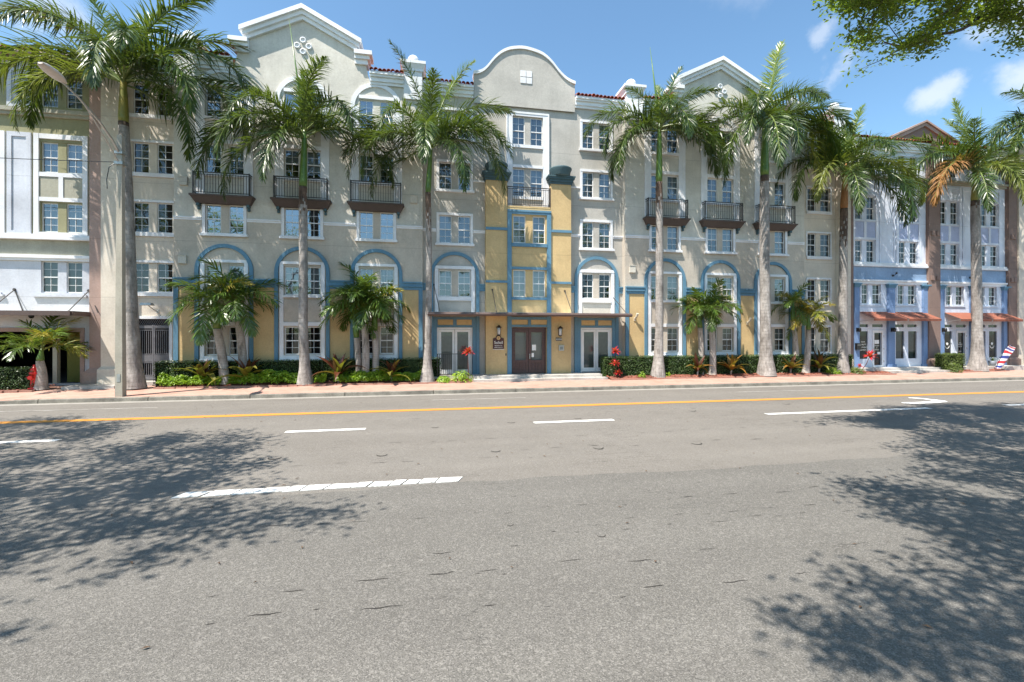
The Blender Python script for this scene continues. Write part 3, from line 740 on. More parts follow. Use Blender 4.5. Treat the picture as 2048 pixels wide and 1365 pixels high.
# brown pilaster with flared base
g = MB(); g.box(-15.298, -14.775, YL - .22, YL + .3, 1.05, 15.0).frus((-15.50, -14.86, YL - .34, YL + .2), .86, (-15.298, -14.775, YL - .22, YL + .3), 1.049).box(-15.50, -14.86, YL - .34, YL + .2, .25, .859); g.obj('pilaster', M['lbrown'], B)
# garage opening
g = MB(); g.box(-24.6, -15.62, YL - .05, YL + .02, 2.72, 2.90).box(-15.78, -15.62, YL - .05, YL + .02, .34, 2.72); g.obj('garage_surround', M['lbrown'], B)
g = MB(); g.box(-17.10, -16.93, YL + .30, YL + .50, .34, 2.72); g.obj('garage_post', M['soffit'], B)
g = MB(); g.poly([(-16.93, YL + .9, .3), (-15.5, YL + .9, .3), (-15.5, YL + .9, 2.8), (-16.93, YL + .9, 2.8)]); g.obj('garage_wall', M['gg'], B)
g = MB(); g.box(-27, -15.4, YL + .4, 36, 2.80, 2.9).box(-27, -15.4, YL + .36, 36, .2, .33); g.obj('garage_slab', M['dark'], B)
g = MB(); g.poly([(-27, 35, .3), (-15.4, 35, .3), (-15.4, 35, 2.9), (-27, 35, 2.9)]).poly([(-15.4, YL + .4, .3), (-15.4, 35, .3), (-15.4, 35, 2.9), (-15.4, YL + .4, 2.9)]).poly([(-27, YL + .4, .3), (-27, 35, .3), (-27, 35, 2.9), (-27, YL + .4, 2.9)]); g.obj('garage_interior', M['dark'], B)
g = MB(); g.box(LX0, -15.32, YL - 1.28, YL, 3.46, 3.58); cn = g.obj('canopy', M['soffit'], B)
g = MB(); g.box(LX0, -15.30, YL - 1.36, YL - 1.281, 3.42, 3.62).box(-15.318, -15.24, YL - 1.28, YL - .23, 3.42, 3.62); g.obj('canopy_fascia', M['fascia'], cn)
for x in (-15.45, -18.35, -21.3):
    g = MB(); g.tube([(x, YL, 4.62), (x + .03, YL - 1.25, 3.62)], .022, 6); g.tube([(x, YL, 4.62), (x + .55, YL - .3, 3.60)], .022, 6); g.lathe([(.06, 0), (.06, .04)], (x, YL, 4.62), 10, 'y'); g.obj('tie_rod', M['iron'], cn)
mass(B, LX0, LX1, YL + .75, 33, 2.95, 15.0, 'olgrey')

# ---------------------------------------------------------------- lavender and blue shop building (right)
YR = 24.0
Rb = thing('shop_building', 'white and lavender building with blue columns and rust awnings over the shops', 'building', (32.4, YR, .2))
for h0, first in ((0.0, True), (6.62, False)):
    holes = []; x0, x1 = 26.16 + h0, 31.92 + h0
    if not first: x0 = 32.80
    for cx in (27.16 + h0, 30.50 + h0):
        for z0, z1 in ((9.86, 11.34), (7.16, 8.55), (12.95, 14.1)):
            holes.append(pair_window(Rb, cx, z0, z1, YR, sw=.57, gap=.36, sill=False, top=False, sides=False, tw=.02, glass='lo', mull='rwhite', cover=None if z0 > 8 else (.0 if first else 1), cov='curtain' if z0 < 8 and not first else None))
        bay_frame(Rb, cx, YR, .98, 7.14, 12.3, ((11.40, 11.55), (12.15, 12.3), (9.72, 9.84), (8.58, 8.72), (7.14, 7.155)), M['rwhite'], ((8.72, 9.72), (11.55, 12.15)))
        for q in (-1, 1):
            a, c = sorted((cx + q * .095, cx + q * .775)); MB().box(a, c, YR - .03, YR + .02, 8.725, 9.715).obj('wall_panel', M['lav'], Rb); MB().box(a, c, YR - .03, YR + .02, 11.555, 12.145).obj('wall_panel', M['rwhite'], Rb)
    px = 28.85 + h0
    g = MB()
    for q in (-1, 1): g.box(px + q * .5, px + q * .58, YR - .04, YR + .02, 7.14, 12.3)
    g.box(px - .5, px + .5, YR - .04, YR + .02, 12.1, 12.3); g.obj('panel_frame', M['rwhite'], Rb)
    for cx, lv in ((27.62 + h0, not first), (30.38 + h0, not first)):
        holes.append(pair_window(Rb, cx, 4.50, 5.76, YR, sw=.56, gap=.34, trim='rwhite', tw=.10, sill=False, glass='lo', mull='rwhite', cover=.0 if lv and cx < 35 else 1))
        MB().box(cx - .85, cx + .85, YR - .05, YR + .02, 4.40, 4.49).obj('window_sill', M['rwhite'], Rb)
    fr = [(26.78 + h0, 27.42 + h0, 1.02, 2.78), (27.86 + h0, 28.44 + h0, .62, 2.68), (29.55 + h0, 30.22 + h0, 1.02, 2.78), (30.52 + h0, 31.2 + h0, 1.02, 2.78)]
    fr += [(26.78 + h0, 27.44 + h0, 3.04, 3.22), (27.74 + h0, 28.56 + h0, 3.04, 3.22), (29.5 + h0, 30.2 + h0, 3.04, 3.22), (30.46 + h0, 31.2 + h0, 3.04, 3.22)]
    holes += fr
    wall(Rb, M['rwhite'], x0, x1, .15, 15.0, YR, holes, rev=.10)
    for i, f in enumerate(fr):
        g = MB(); g.poly([(f[0], YR + .07, f[2]), (f[1], YR + .07, f[2]), (f[1], YR + .07, f[3]), (f[0], YR + .07, f[3])]); pn = g.obj('shop_pane', M['glass_lo'], Rb)
        if first and i in (2, 3):
            MB().poly([(f[0], YR + .2, f[2]), (f[1], YR + .2, f[2]), (f[1], YR + .2, f[3]), (f[0], YR + .2, f[3])]).obj('blind', M['frost'], pn)
    # shop door leaf: white frame on the glass and hinges
    f = fr[1]; g = MB()
    g.box(f[0] - .12, f[0], YR - .035, YR + .02, .5, 2.84).box(f[1], f[1] + .12, YR - .035, YR + .02, .5, 2.84).box(f[0], f[1], YR - .035, YR + .02, 2.68, 2.84).box(f[0], f[1], YR - .035, YR + .02, .5, .62)
    d = g.obj('shop_door', M['trim'], Rb)
    for z in (.8, 1.6, 2.4): MB().box(f[1] + .125, f[1] + .165, YR - .05, YR, z, z + .12).obj('hinge', M['galv'], d)
    MB().tube([(f[0] - .06, YR - .08, 1.4), (f[0] - .06, YR - .08, 1.75)], .015, 6).obj('handle', M['galv'], d)
    for z0, z1, z2, z3, pr1, pr2 in ((7.02, 7.14, 6.88, 7.02, .12, .18), (5.94, 6.05, 5.80, 5.94, .16, .10)):
        g = MB(); g.box(x0, x1, YR - pr1, YR + .02, z0, z1).box(x0, x1, YR - pr2, YR + .02, z2, z3); g.obj('ledge', M['trim'], Rb)
    MB().box(x0, x1, YR - .05, YR + .02, 6.05, 6.88).obj('wall_band', M['sky_blue'], Rb)
    g = MB(); g.box(x0, x1, YR - .12, YR + .02, 12.42, 12.55).box(x0, x1, YR - .22, YR + .02, 12.55, 12.68); g.obj('cornice', M['olgrey'], Rb)
    for cx, w in ((26.45 + h0, .19), (29.08 + h0, .25), (31.78 + h0, .2)):
        if not first and cx < 33.1: cx = 33.05
        g = MB(); g.box(cx - w, cx + w, YR - .14, YR + .02, .66, 5.55).box(cx - w - .05, cx + w + .05, YR - .2, YR + .02, .48, .66)
        c_ = g.obj('shop_column', M['col_blue'], Rb)
        g = MB()
        for z0, z1, e in ((5.55, 5.63, .03), (5.63, 5.72, .06), (5.72, 5.80, .10)): g.box(cx - w - e, cx + w + e, YR - .14 - e, YR + .02, z0, z1)
        g.obj('column_cap', M['blue'], c_)
    for xa, xb in ((26.72 + h0, 29.22 + h0), (29.34 + h0, 31.82 + h0)):
        yf, zb, zf = YR - 1.0, 4.02, 3.56
        g = MB(); g.poly([(xa, YR - .02, zb), (xb, YR - .02, zb), (xb, yf, zf), (xa, yf, zf)]); g.poly([(xa, yf, zf), (xb, yf, zf), (xb, yf + .02, zf - .14), (xa, yf + .02, zf - .14)])
        aw = g.obj('awning', M['awning'], Rb)
        g = MB()
        for x in (xa + .03, xb - .03): g.tube([(x, YR, zb - .03), (x, yf + .02, zf - .03)], .016, 5); g.tube([(x, YR, zb - .62), (x, yf + .05, zf - .06)], .013, 5)
        g.tube([(xa, yf + .02, zf - .02), (xb, yf + .02, zf - .02)], .018, 5); g.obj('awning_frame', M['galv'], aw)
g = MB()
for x0, x1 in ((31.90, 32.80), (38.50, 39.22)):
    g = MB(); g.box(x0, x1, YR - .22, YR + .3, 1.06, 15.3).frus((x0 - .12, x1 + .12, YR - .36, YR), .9, (x0, x1, YR - .22, YR), 1.059).box(x0 - .12, x1 + .12, YR - .36, YR, .4, .899)
    for zz in (9.0, 6.1): g.box(x0 + .12, x0 + .34, YR - .29, YR - .22, zz, zz + .3).box(x1 - .34, x1 - .12, YR - .29, YR - .22, zz, zz + .3)
    g.obj('pilaster', M['brown'], Rb)
g = MB(); g.box(25.86, 26.16, YR - .16, YR + .3, .3, 15.0); g.obj('pilaster', M['brown'], Rb)
for a, c in ((26.2, 31.9), (32.8, 38.5)): eave(Rb, a, c, YR, 14.9, 2.5)
g = MB(); g.prism([(29.95, 14.9), (34.85, 14.9), (34.85, 15.45), (32.4, 16.6), (29.95, 15.45)], YR + .5, YR + .9); gb = g.obj('gable', M['brown'], Rb)
g = MB()
for q in (-1, 1):
    for t0, t1, pr in ((0, .12, .22), (.12, .36, .12)):
        p = [(32.4, 16.78 - t0), (32.4, 16.78 - t1), (32.4 + q * (2.5 + pr), 16.78 - t1 - 1.23), (32.4 + q * (2.5 + pr), 16.78 - t0 - 1.23)]; g.prism(p if q < 0 else p[::-1], YR + .5 - pr, YR + 1.0)
g.obj('raking_cornice', M['lbrown'], gb)
mass(Rb, 26.0, 38.6, YR + .75, 33, .15, 14.9, 'rwhite')
# shop window lettering (flat print)
def text_mesh(s, size, mat):
    cu = bpy.data.curves.new('lettering', 'FONT'); cu.body = s; cu.size = size; cu.align_x = 'CENTER'; cu.extrude = .002
    o = bpy.data.objects.new('lettering', cu); me = bpy.data.meshes.new_from_object(o); bpy.data.objects.remove(o); bpy.data.curves.remove(cu)
    me.name = 'lettering'; me.materials.clear(); me.materials.append(mat); return me
def lettering(parent, s, size, x, y, z, mat='letter'):
    return inst(text_mesh(s, size, M[mat]), 'lettering', (x, y, z), parent, (pi / 2, 0, 0))
for s, sz, z in (('HAIR', .13, 2.06), ('BEAUTY', .13, 1.89), ('TREATMENT', .115, 1.72), ('SERVICES', .12, 1.55)): lettering(Rb, s, sz, 27.10, YR + .055, z)
for s, sz, z in (('STUDIO', .12, 1.82), ('BY', .08, 1.70), ('HOURS', .12, 1.56)): lettering(Rb, s, sz, 28.15, YR + .055, z)
for s, sz, z in (('THE', .09, 1.98), ('BARBER', .13, 1.86), ('SHOP', .12, 1.72), ('OPEN', .09, 1.42)): lettering(Rb, s, sz, 34.77, YR + .055, z)
MB().box(27.98, 28.32, YR + .05, YR + .06, 1.98, 2.22).obj('notice', M['paper'], Rb)
MB().box(28.2, 28.42, YR + .05, YR + .06, 1.3, 1.46).obj('notice', M['paper'], Rb)
for cx in (33.72, 37.47):
    g = MB(); n = 14
    o_ = [(cx + .19 * cos(pi + pi * k / n), 1.83 + .2 * sin(pi + pi * k / n)) for k in range(n + 1)]; i_ = [(cx + .16 * cos(pi + pi * k / n), 1.83 + .15 * sin(pi + pi * k / n)) for k in range(n + 1)]
    g.band(o_, i_, YR + .05, YR + .06); g.lathe([(.09, -.055), (.09, -.05)], (cx, YR, 1.95), 14, 'y'); g.obj('shop_emblem', M['letter'], Rb)

# pale building beyond, at the right edge
Eb = thing('corner_building', 'plain pale cream building at the far end of the row', 'building', (43, 23.6, .2))
wall(Eb, M['bay'], 39.24, 52, .15, 15.4, 23.7, [pair_window(Eb, 42.6, z, z + 1.4, 23.7, mull='bay', glass='lo') for z in (4.5, 7.3, 10.1)], endL=.4)
g = MB(); g.box(39.3, 52, 24.3, 33, .15, 15.3); g.obj('rear_wall', M['bay'], Eb)
g = MB(); g.lathe([(.45, 0), (.5, .25), (.42, .6), (.25, .85), (.05, .92)], (40.1, 23.2, .45), 14); o = g.obj('planter_dome', M['concrete'], None, True); setp(o, label='rounded concrete planter at the foot of the pale building', category='planter')

# ---------------------------------------------------------------- ground, road, kerb, pavement
def asphalt(name, c, c2, speck, cool):
    m, nt, b = new_mat(name); P = geo(nt)
    big = ntex(nt, mapped(nt, P, (.12, .5, 1)), 1.0, 5, .6); mid = ntex(nt, P, 1.3, 5, .65)
    vor = nt.nodes.new('ShaderNodeTexVoronoi'); vor.inputs['Scale'].default_value = 110; nt.links.new(P, vor.inputs['Vector'])
    vor2 = nt.nodes.new('ShaderNodeTexVoronoi'); vor2.inputs['Scale'].default_value = 34; nt.links.new(P, vor2.inputs['Vector'])
    col = mixc(nt, ramp(nt, mth(nt, 'ADD', mth(nt, 'MULTIPLY', big, .6), mth(nt, 'MULTIPLY', mid, .4)), [(.32, 0), (.68, 1)]), c, c2)
    sp = nt.nodes.new('ShaderNodeSeparateXYZ'); nt.links.new(vor.outputs['Color'], sp.inputs[0])
    sp2 = nt.nodes.new('ShaderNodeSeparateXYZ'); nt.links.new(vor2.outputs['Color'], sp2.inputs[0])
    col = mixc(nt, mth(nt, 'MULTIPLY', ramp(nt, sp.outputs[0], [(.55, 0), (.95, 1)]), .55), col, speck)
    col = mixc(nt, mth(nt, 'MULTIPLY', ramp(nt, sp.outputs[1], [(.6, 0), (.95, 1)]), .6), col, cool)
    col = mixc(nt, mth(nt, 'MULTIPLY', ramp(nt, sp2.outputs[0], [(.9, 0), (.97, 1)]), .25), col, speck)
    # wheel tracks polished pale along the lanes
    sy = nt.nodes.new('ShaderNodeSeparateXYZ'); nt.links.new(P, sy.inputs[0])
    tr_ = mth(nt, 'SINE', mth(nt, 'ADD', mth(nt, 'MULTIPLY', sy.outputs['Y'], 3.5), mth(nt, 'MULTIPLY', big, 3.0)))
    col = mixc(nt, ramp(nt, tr_, [(.2, .10), (1.0, 0)]), col, tuple(v * .62 for v in c))
    # hairline cracks along the lanes and dark spots
    cr = ntex(nt, mapped(nt, P, (.35, 1.9, 1)), 1.0, 6, .7)
    ln = ramp(nt, mth(nt, 'ABSOLUTE', mth(nt, 'SUBTRACT', cr, .5)), [(0, 1), (.009, 0)])
    msk = ramp(nt, ntex(nt, P, .35, 3), [(.5, 0), (.62, 1)])
    col = mixc(nt, mth(nt, 'MULTIPLY', mth(nt, 'MULTIPLY', ln, msk), .75), col, tuple(v * .4 for v in c))
    spot = ramp(nt, ntex(nt, mapped(nt, P, (1.2, 2.6, 1)), 1.7, 3, .5), [(.72, 0), (.77, 1)])
    col = mixc(nt, mth(nt, 'MULTIPLY', spot, .45), col, tuple(v * .5 for v in c))
    nt.links.new(col, b.inputs['Base Color']); b.inputs['Roughness'].default_value = .86; b.inputs['Specular IOR Level'].default_value = .3
    bump(nt, b, mth(nt, 'ADD', vor.outputs['Distance'], mth(nt, 'MULTIPLY', vor2.outputs['Distance'], .3)), .45, .009)
    return m
M['road'] = asphalt('asphalt_worn', (.142, .128, .113), (.184, .169, .151), (.31, .285, .255), (.08, .073, .063))
M['road2'] = asphalt('asphalt_newer', (.108, .101, .091), (.143, .134, .121), (.30, .28, .255), (.045, .043, .040))
m, nt, b = new_mat('brick_pavers'); P = geo(nt)
br = nt.nodes.new('ShaderNodeTexBrick'); nt.links.new(P, br.inputs['Vector']); br.inputs['Scale'].default_value = 1.0
br.inputs['Brick Width'].default_value = .21; br.inputs['Row Height'].default_value = .105; br.inputs['Mortar Size'].default_value = .007
br.inputs['Color1'].default_value = (.38, .19, .14, 1); br.inputs['Color2'].default_value = (.45, .255, .195, 1); br.inputs['Mortar'].default_value = (.26, .17, .14, 1)
nt.links.new(mixc(nt, ramp(nt, ntex(nt, P, 1.1, 5), [(.35, 0), (.7, .45)]), br.outputs['Color'], (.45, .34, .28)), b.inputs['Base Color']); b.inputs['Roughness'].default_value = .9
bump(nt, b, br.outputs['Fac'], -.4, .006); M['paver'] = m
def grimy(name, c, dark, k=.5):
    m, nt, b = new_mat(name); P = geo(nt)
    n = ntex(nt, P, 1.6, 7, .65); n2 = ntex(nt, P, 22, 4, .7)
    col = mixc(nt, ramp(nt, n, [(.42, 0), (.70, k)]), c, dark); col = mixc(nt, .22, col, ramp(nt, n2, [(.3, 0), (.7, 1)]), 'OVERLAY')
    nt.links.new(col, b.inputs['Base Color']); b.inputs['Roughness'].default_value = .9; bump(nt, b, n2, .3, .008); return m
M['kerb'] = grimy('kerb_concrete', (.23, .21, .175), (.075, .068, .058), .85)
M['gutter'] = grimy('gutter_concrete', (.29, .27, .24), (.17, .155, .135))
M['steps'] = grimy('step_concrete', (.48, .45, .41), (.20, .19, .175), .7)
M['soil'] = grimy('bark_mulch', (.24, .085, .055), (.09, .035, .025), .9)
M['ground'] = grimy('ground_earth', (.22, .20, .15), (.12, .12, .08))
m, nt, b = new_mat('thermoplastic_white'); P = geo(nt)
n = ntex(nt, P, 3.0, 6, .7); wear = ramp(nt, ntex(nt, P, 12, 6, .8), [(.53, 0), (.60, 1)])
col = mixc(nt, ramp(nt, n, [(.3, 0), (.7, 1)]), (.62, .61, .58), (.80, .79, .76)); col = mixc(nt, mth(nt, 'MULTIPLY', wear, .8), col, (.25, .23, .21))
nt.links.new(col, b.inputs['Base Color']); b.inputs['Roughness'].default_value = .7; M['mark'] = m
m, nt, b = new_mat('paint_yellow'); P = geo(nt)
wear = ramp(nt, ntex(nt, P, 9, 6, .75), [(.56, 0), (.68, 1)])
nt.links.new(mixc(nt, mth(nt, 'MULTIPLY', wear, .8), (.56, .235, .03), (.30, .19, .10)), b.inputs['Base Color']); b.inputs['Roughness'].default_value = .75; M['ymark'] = m

M['faint'] = grimy('worn_paint', (.42, .40, .37), (.22, .20, .18), .9)
def sheet(name, mat, x0, x1, y0, y1, z, kind='structure', z1=None, parent=None):
    z1 = z if z1 is None else z1
    g = MB().poly([(x0, y0, z), (x1, y0, z), (x1, y1, z1), (x0, y1, z1)])
    return g.obj(name, M[mat], parent, kind=kind)
sheet('ground', 'ground', -900, 900, -900, 900, -.06)
sheet('road', 'road', -300, 300, -7, 19.45, 0)
# the newer, darker near lane with an irregular seam
sr = random.Random(4); g = MB(); prev = None
xs_ = [-300, -60, -30] + [-29.6 + .4 * k for k in range(150)] + [60, 300]
for x in xs_:
    y = 7.98 + sr.uniform(-.05, .05) + .05 * sin(x * .9)
    if prev: g.poly([(prev[0], -7, .004), (x, -7, .004), (x, y, .004), (prev[0], prev[1], .004)])
    prev = (x, y)
g.obj('road_near_lane', M['road2'], None, kind='structure')
sheet('gutter', 'gutter', -300, 300, 19.45, 19.86, .006)
kb = thing('kerb', 'weathered concrete kerb in jointed lengths along the far side of the road', 'kerb', (0, 19.9, 0), kind='structure')
for k in range(-18, 24):
    x0 = .2 + k * 3.66; x1 = x0 + 3.63
    low = x1 < -15.5 and x1 > -26
    z = .16 if not low else .04
    g = MB(); g.prism([(19.86, 0), (20.05, 0), (20.05, z), (19.90, z), (19.872, z - .02)], x0, x1)
    g.v = [(y, x, zz) for x, y, zz in g.v]
    if -19.2 < x0 < -15.6: g.v = [(x, y, zz * (1 if x > -16 else .35)) for x, y, zz in g.v]
    g.obj('kerb_stone', M['kerb'], kb)
# pavement: level strip then gentle rise to the planting beds
g = MB()
for x0, x1 in ((-300, -15.7), (-15.7, 300)):
    za = .15 if x0 > -100 else .05
    g.poly([(x0, 20.04, za), (x1, 20.04, za), (x1, 22.3, .21), (x0, 22.3, .21)]); g.poly([(x0, 22.3, .21), (x1, 22.3, .21), (x1, 25.5, .30), (x0, 25.5, .30)])
g.obj('pavement', M['paver'], None, kind='structure')
g = MB(); g.poly([(-40, 20.06, .060), (-15.9, 20.06, .060), (-17.2, 22.0, .212), (-40, 22.0, .212)]); 
sheet('driveway', 'gutter', -26, -17.6, 20.9, 21.9, .185, z1=.212)
sheet('driveway_yellow_edge', 'ymark', -21, -17.9, 21.0, 21.35, .205)
# mulch beds
BEDS = [(-30, -15.75, 22.25, 23.55), (-11.85, 2.05, 22.3, 23.6), (9.35, 27.2, 22.2, 23.65), (32.6, 36.6, 22.6, 23.5)]
BEDS[0] = (-19.6, -16.3, 22.15, 23.4)
def bedz(y, y0): return .23 + min(1, max(0, (y - y0) / .45)) * .11
br_ = random.Random(8)
for x0, x1, y0, y1 in BEDS:
    nx, ny = max(4, int((x1 - x0) / .35)), 6; g = MB(); rows = []
    for i in range(nx + 1):
        x = x0 + (x1 - x0) * i / nx; r = []
        for j in range(ny + 1):
            y = y0 + (y1 - y0) * j / ny + (0 if j else .08 * sin(x * 1.1) + .03 * sin(x * 4))
            e = 0 if j == 0 else 1
            r.append((x, y, (.235 if j == 0 else bedz(y, y0) + .03 * mnoise.noise((x * 1.5, y * 1.5, 0)))))
        rows.append(r)
    for i in range(nx):
        for j in range(ny): g.poly([rows[i][j], rows[i + 1][j], rows[i + 1][j + 1], rows[i][j + 1]])
    g.obj('mulch_bed', M['soil'], None, True, kind='structure')
    g = MB()                                              # bark chips
    for k in range(int((x1 - x0) * 130)):
        x = br_.uniform(x0, x1); y = y0 + (y1 - y0) * br_.random() ** 1.8; z = bedz(y, y0) + .012
        if y < y0 + .12: continue
        a = br_.uniform(0, pi); l, w_ = br_.uniform(.025, .07), br_.uniform(.01, .025); t = br_.uniform(-.5, .5)
        c_, s_ = cos(a), sin(a); tz = l * t
        g.poly([(x - c_ * l - s_ * w_, y - s_ * l + c_ * w_, z - tz), (x + c_ * l - s_ * w_, y + s_ * l + c_ * w_, z + tz), (x + c_ * l + s_ * w_, y + s_ * l - c_ * w_, z + tz + .012), (x - c_ * l + s_ * w_, y - s_ * l - c_ * w_, z - tz + .012)])
    M.setdefault('chips', leafmat('bark_chips', (.10, .035, .025), (.34, .13, .085), .9, 9, 0, .1, (.45, .26, .18)))
    g.obj('bark_chips', M['chips'], None, kind='stuff')
    # low edging of bricks laid end to end
    M.setdefault('edging', grimy('edging_brick', (.36, .19, .145), (.20, .12, .09)))
    ed_ = MB(); n = int((x1 - x0) / .42)
    for k in range(n):
        xx = x0 + (x1 - x0) * k / n; yy = y0 + .08 * sin(xx * 1.1) + .03 * sin(xx * 4) - .05
        ed_.box(xx + .008, xx + (x1 - x0) / n - .008, yy - .05, yy + .05, .2, .27 + br_.uniform(-.01, .012))
    ed_.obj('bed_edging', M['edging'], None, kind='structure')

# lane markings
def marking(name, mat, pts, z=.010): return MB().poly([(x, y, z) for x, y in pts]).obj(name, M[mat], None, kind='structure')
for y0, y1 in ((15.64, 15.78), (15.86, 16.00)): sheet('centre_line', 'ymark', -60, 70, y0, y1, .008)
sheet('centre_line_fill', 'ymark', -60, 70, 15.782, 15.858, .006)
for x0, x1 in ((-14.9, -9.0), (-3.78, -1.72), (3.05, 5.55), (10.85, 17.4), (20.8, 60)): sheet('lane_line', 'mark', x0, x1, 12.84, 13.08, .010)
for x0, x1 in ((-17, -9.5), (.1, 3.9), (13.5, 18)): sheet('faint_lane_line', 'faint', x0, x1, 18.0, 18.08, .010)
dr = random.Random(6); x = -3.95                          # thick old dash, broken into separate blocks
dash = thing('lane_dash', 'thick white dash cracked into blocks, nearest the camera', 'road marking', (-1.6, 8.2, 0), kind='structure')
while x < .62:
    l = dr.uniform(.22, .48); e = min(x + l, .66); k = .055
    g = MB(); y0, y1 = 8.06 + dr.uniform(-.01, .015), 8.32 + dr.uniform(-.015, .01)
    sk = -.10
    bt = [(x + sk + dr.uniform(-.02, .02), y0), (e - .026 + sk + dr.uniform(-.03, .03), y0 + dr.uniform(0, .03)), (e - .026, y1 - dr.uniform(0, .03)), (x, y1)]
    n0 = len(g.v); g.v += [(a, c, .003) for a, c in bt] + [(a, c, .016) for a, c in bt]
    for q in ((4, 5, 6, 7), (0, 1, 5, 4), (1, 2, 6, 5), (2, 3, 7, 6), (3, 0, 4, 7)): g.face(tuple(n0 + i for i in q))
    g.obj('dash_block', M['mark'], dash); x = e + .012
# turn arrow in the middle lane: curved stem and head
pts_o = [(17.70, 14.12), (18.6, 13.98), (20.75, 14.32), (21.2, 14.50), (20.6, 14.62), (19.5, 14.98), (18.5, 15.12), (18.42, 15.02), (19.3, 14.86), (19.95, 14.55), (19.6, 14.38), (18.7, 14.28), (17.72, 14.22)]
pts_o = [GW(x, y) for x, y in ((1803, 806.8), (1822, 808.5), (1862, 807.6), (1896, 804.6), (1890, 802.2), (1862, 799.2), (1838, 796.6), (1816, 795.8), (1818, 797.0), (1845, 798.8), (1864, 801.6), (1860, 803.4), (1830, 805.2), (1803, 805.6))]
marking('turn_arrow', 'mark', pts_o, .010)
# short dark cracks and tyre dents in the asphalt
M['crack'] = paint('crack_dark', (.028, .025, .022), .95, .3)
g = MB(); kr = random.Random(31)
def crack(x, y, l, w_):
    n = max(2, int(l / .06)); up, lo = [], []
    for i in range(n + 1):
        t = i / n; yy = y + .02 * mnoise.noise(((x + l * t) * 9, y * 7, 0)) + .05 * (x + l * t - x) * kr.uniform(-.1, .1); h = w_ * (sin(pi * t) ** .6 + .08) * kr.uniform(.5, 1.1)
        up.append((x + l * t, yy + h)); lo.append((x + l * t, yy - h))
    for i in range(n): g.poly([(*lo[i], .0075), (*lo[i + 1], .0075), (*up[i + 1], .0075), (*up[i], .0075)])
for x0, x1, y0 in ((-.6, 1.2, 5.55), (1.6, 7.5, 5.75), (2.2, 8.0, 5.95), (-2.2, 1.0, 4.95), (.2, 3.5, 4.95), (-2.0, -.6, 4.5), (.5, 4.5, 4.3), (-6, 2, 9.6), (2, 9, 10.0), (-3, 8, 6.6), (-4, 3, 14.2), (4, 14, 14.4), (-1, 9, 11.2)):
    x = x0
    while x < x1:
        l = kr.uniform(.06, .42); crack(x, y0 + kr.uniform(-.09, .09), l, kr.uniform(.004, .011)); x += l + kr.uniform(.1, .7)
for x, y, w_ in ((764, 910, 22), (991, 902, 20), (1196, 896, 22), (1392, 887, 22), (550, 916, 26), (1022, 845, 16), (870, 855, 14), (1155, 837, 14), (1383, 822, 16), (1570, 808, 16), (1020, 1050, 14), (760, 1006, 8), (1027, 993, 9), (1202, 1071, 18), (1540, 948, 8), (1060, 916, 7), (1395, 965, 8)):
    c_ = GW(x, y); r_ = w_ / F * depth(c_) / 2
    for k in range(7):
        a0, a1 = pi + pi * k / 7, pi + pi * (k + 1) / 7; q = .0
        o = [(c_[0] + r_ * cos(a), c_[1] + r_ * 1.5 * sin(a) * .8) for a in (a0, a1)]; i_ = [(c_[0] + r_ * .86 * cos(a), c_[1] + r_ * 1.5 * sin(a) * .8 + r_ * .34 * sin((a - pi))) for a in (a0, a1)]
        g.poly([(*o[0], .0078), (*o[1], .0078), (*i_[1], .0078), (*i_[0], .0078)])
g.obj('road_cracks', M['crack'], None, kind='stuff')
# leaf litter and bits of debris on the asphalt
M['litter'] = leafmat('leaf_litter', (.05, .03, .02), (.16, .10, .06), .8, 5, 0, .2)
g = MB(); lr = random.Random(21)
for k in range(150):
    xx, yy = lr.uniform(-11, 17), 3.0 + 16 * lr.random() ** 1.3
    l, w_ = lr.uniform(.018, .05), lr.uniform(.007, .018); a = lr.uniform(0, pi)
    c_, s_ = cos(a), sin(a); z = .016
    g.poly([(xx - c_ * l, yy - s_ * l, z), (xx + s_ * w_, yy - c_ * w_, z + .012), (xx + c_ * l, yy + s_ * l, z + .004), (xx - s_ * w_, yy + c_ * w_, z + .01)])
g.obj('leaf_litter', M['litter'], None, kind='stuff')

# entrance steps and shop steps
st = thing('entrance_steps', 'broad low concrete steps up to the brown double doors', 'steps', (5.4, 22.6, .2))
for x0, x1, y0, y1, z0, z1 in ((2.25, 9.1, 22.75, 24.02, .2, .47), (2.2, 9.25, 22.35, 22.748, .2, .335)):
    MB().box(x0, x1, y0, y1, z0, z1).obj('step', M['steps'], st)
MB().box(-.2, 2.24, 22.95, 24.02, .2, .46).obj('step', M['steps'], st)
MB().box(9.12, 10.7, 23.45, 24.02, .2, .46).obj('step', M['steps'], st)
st = thing('shop_steps', 'grey concrete steps in front of the awning shops', 'steps', (29.6, 23, .2))
for x0, x1, y0, y1, z0, z1 in ((25.9, 44, 23.0, 24.02, .2, .50), (27.3, 32.5, 22.6, 22.998, .2, .36)): MB().box(x0, x1, y0, y1, z0, z1).obj('step', M['steps'], st)
sl = MB(); sl.box(-15.6, -13.6, 22.6, 24.0, .2, .34).box(-13.6, -11.9, 23.3, 24.0, .2, .42); o = sl.obj('landing', M['steps'], None); setp(o, kind='structure')

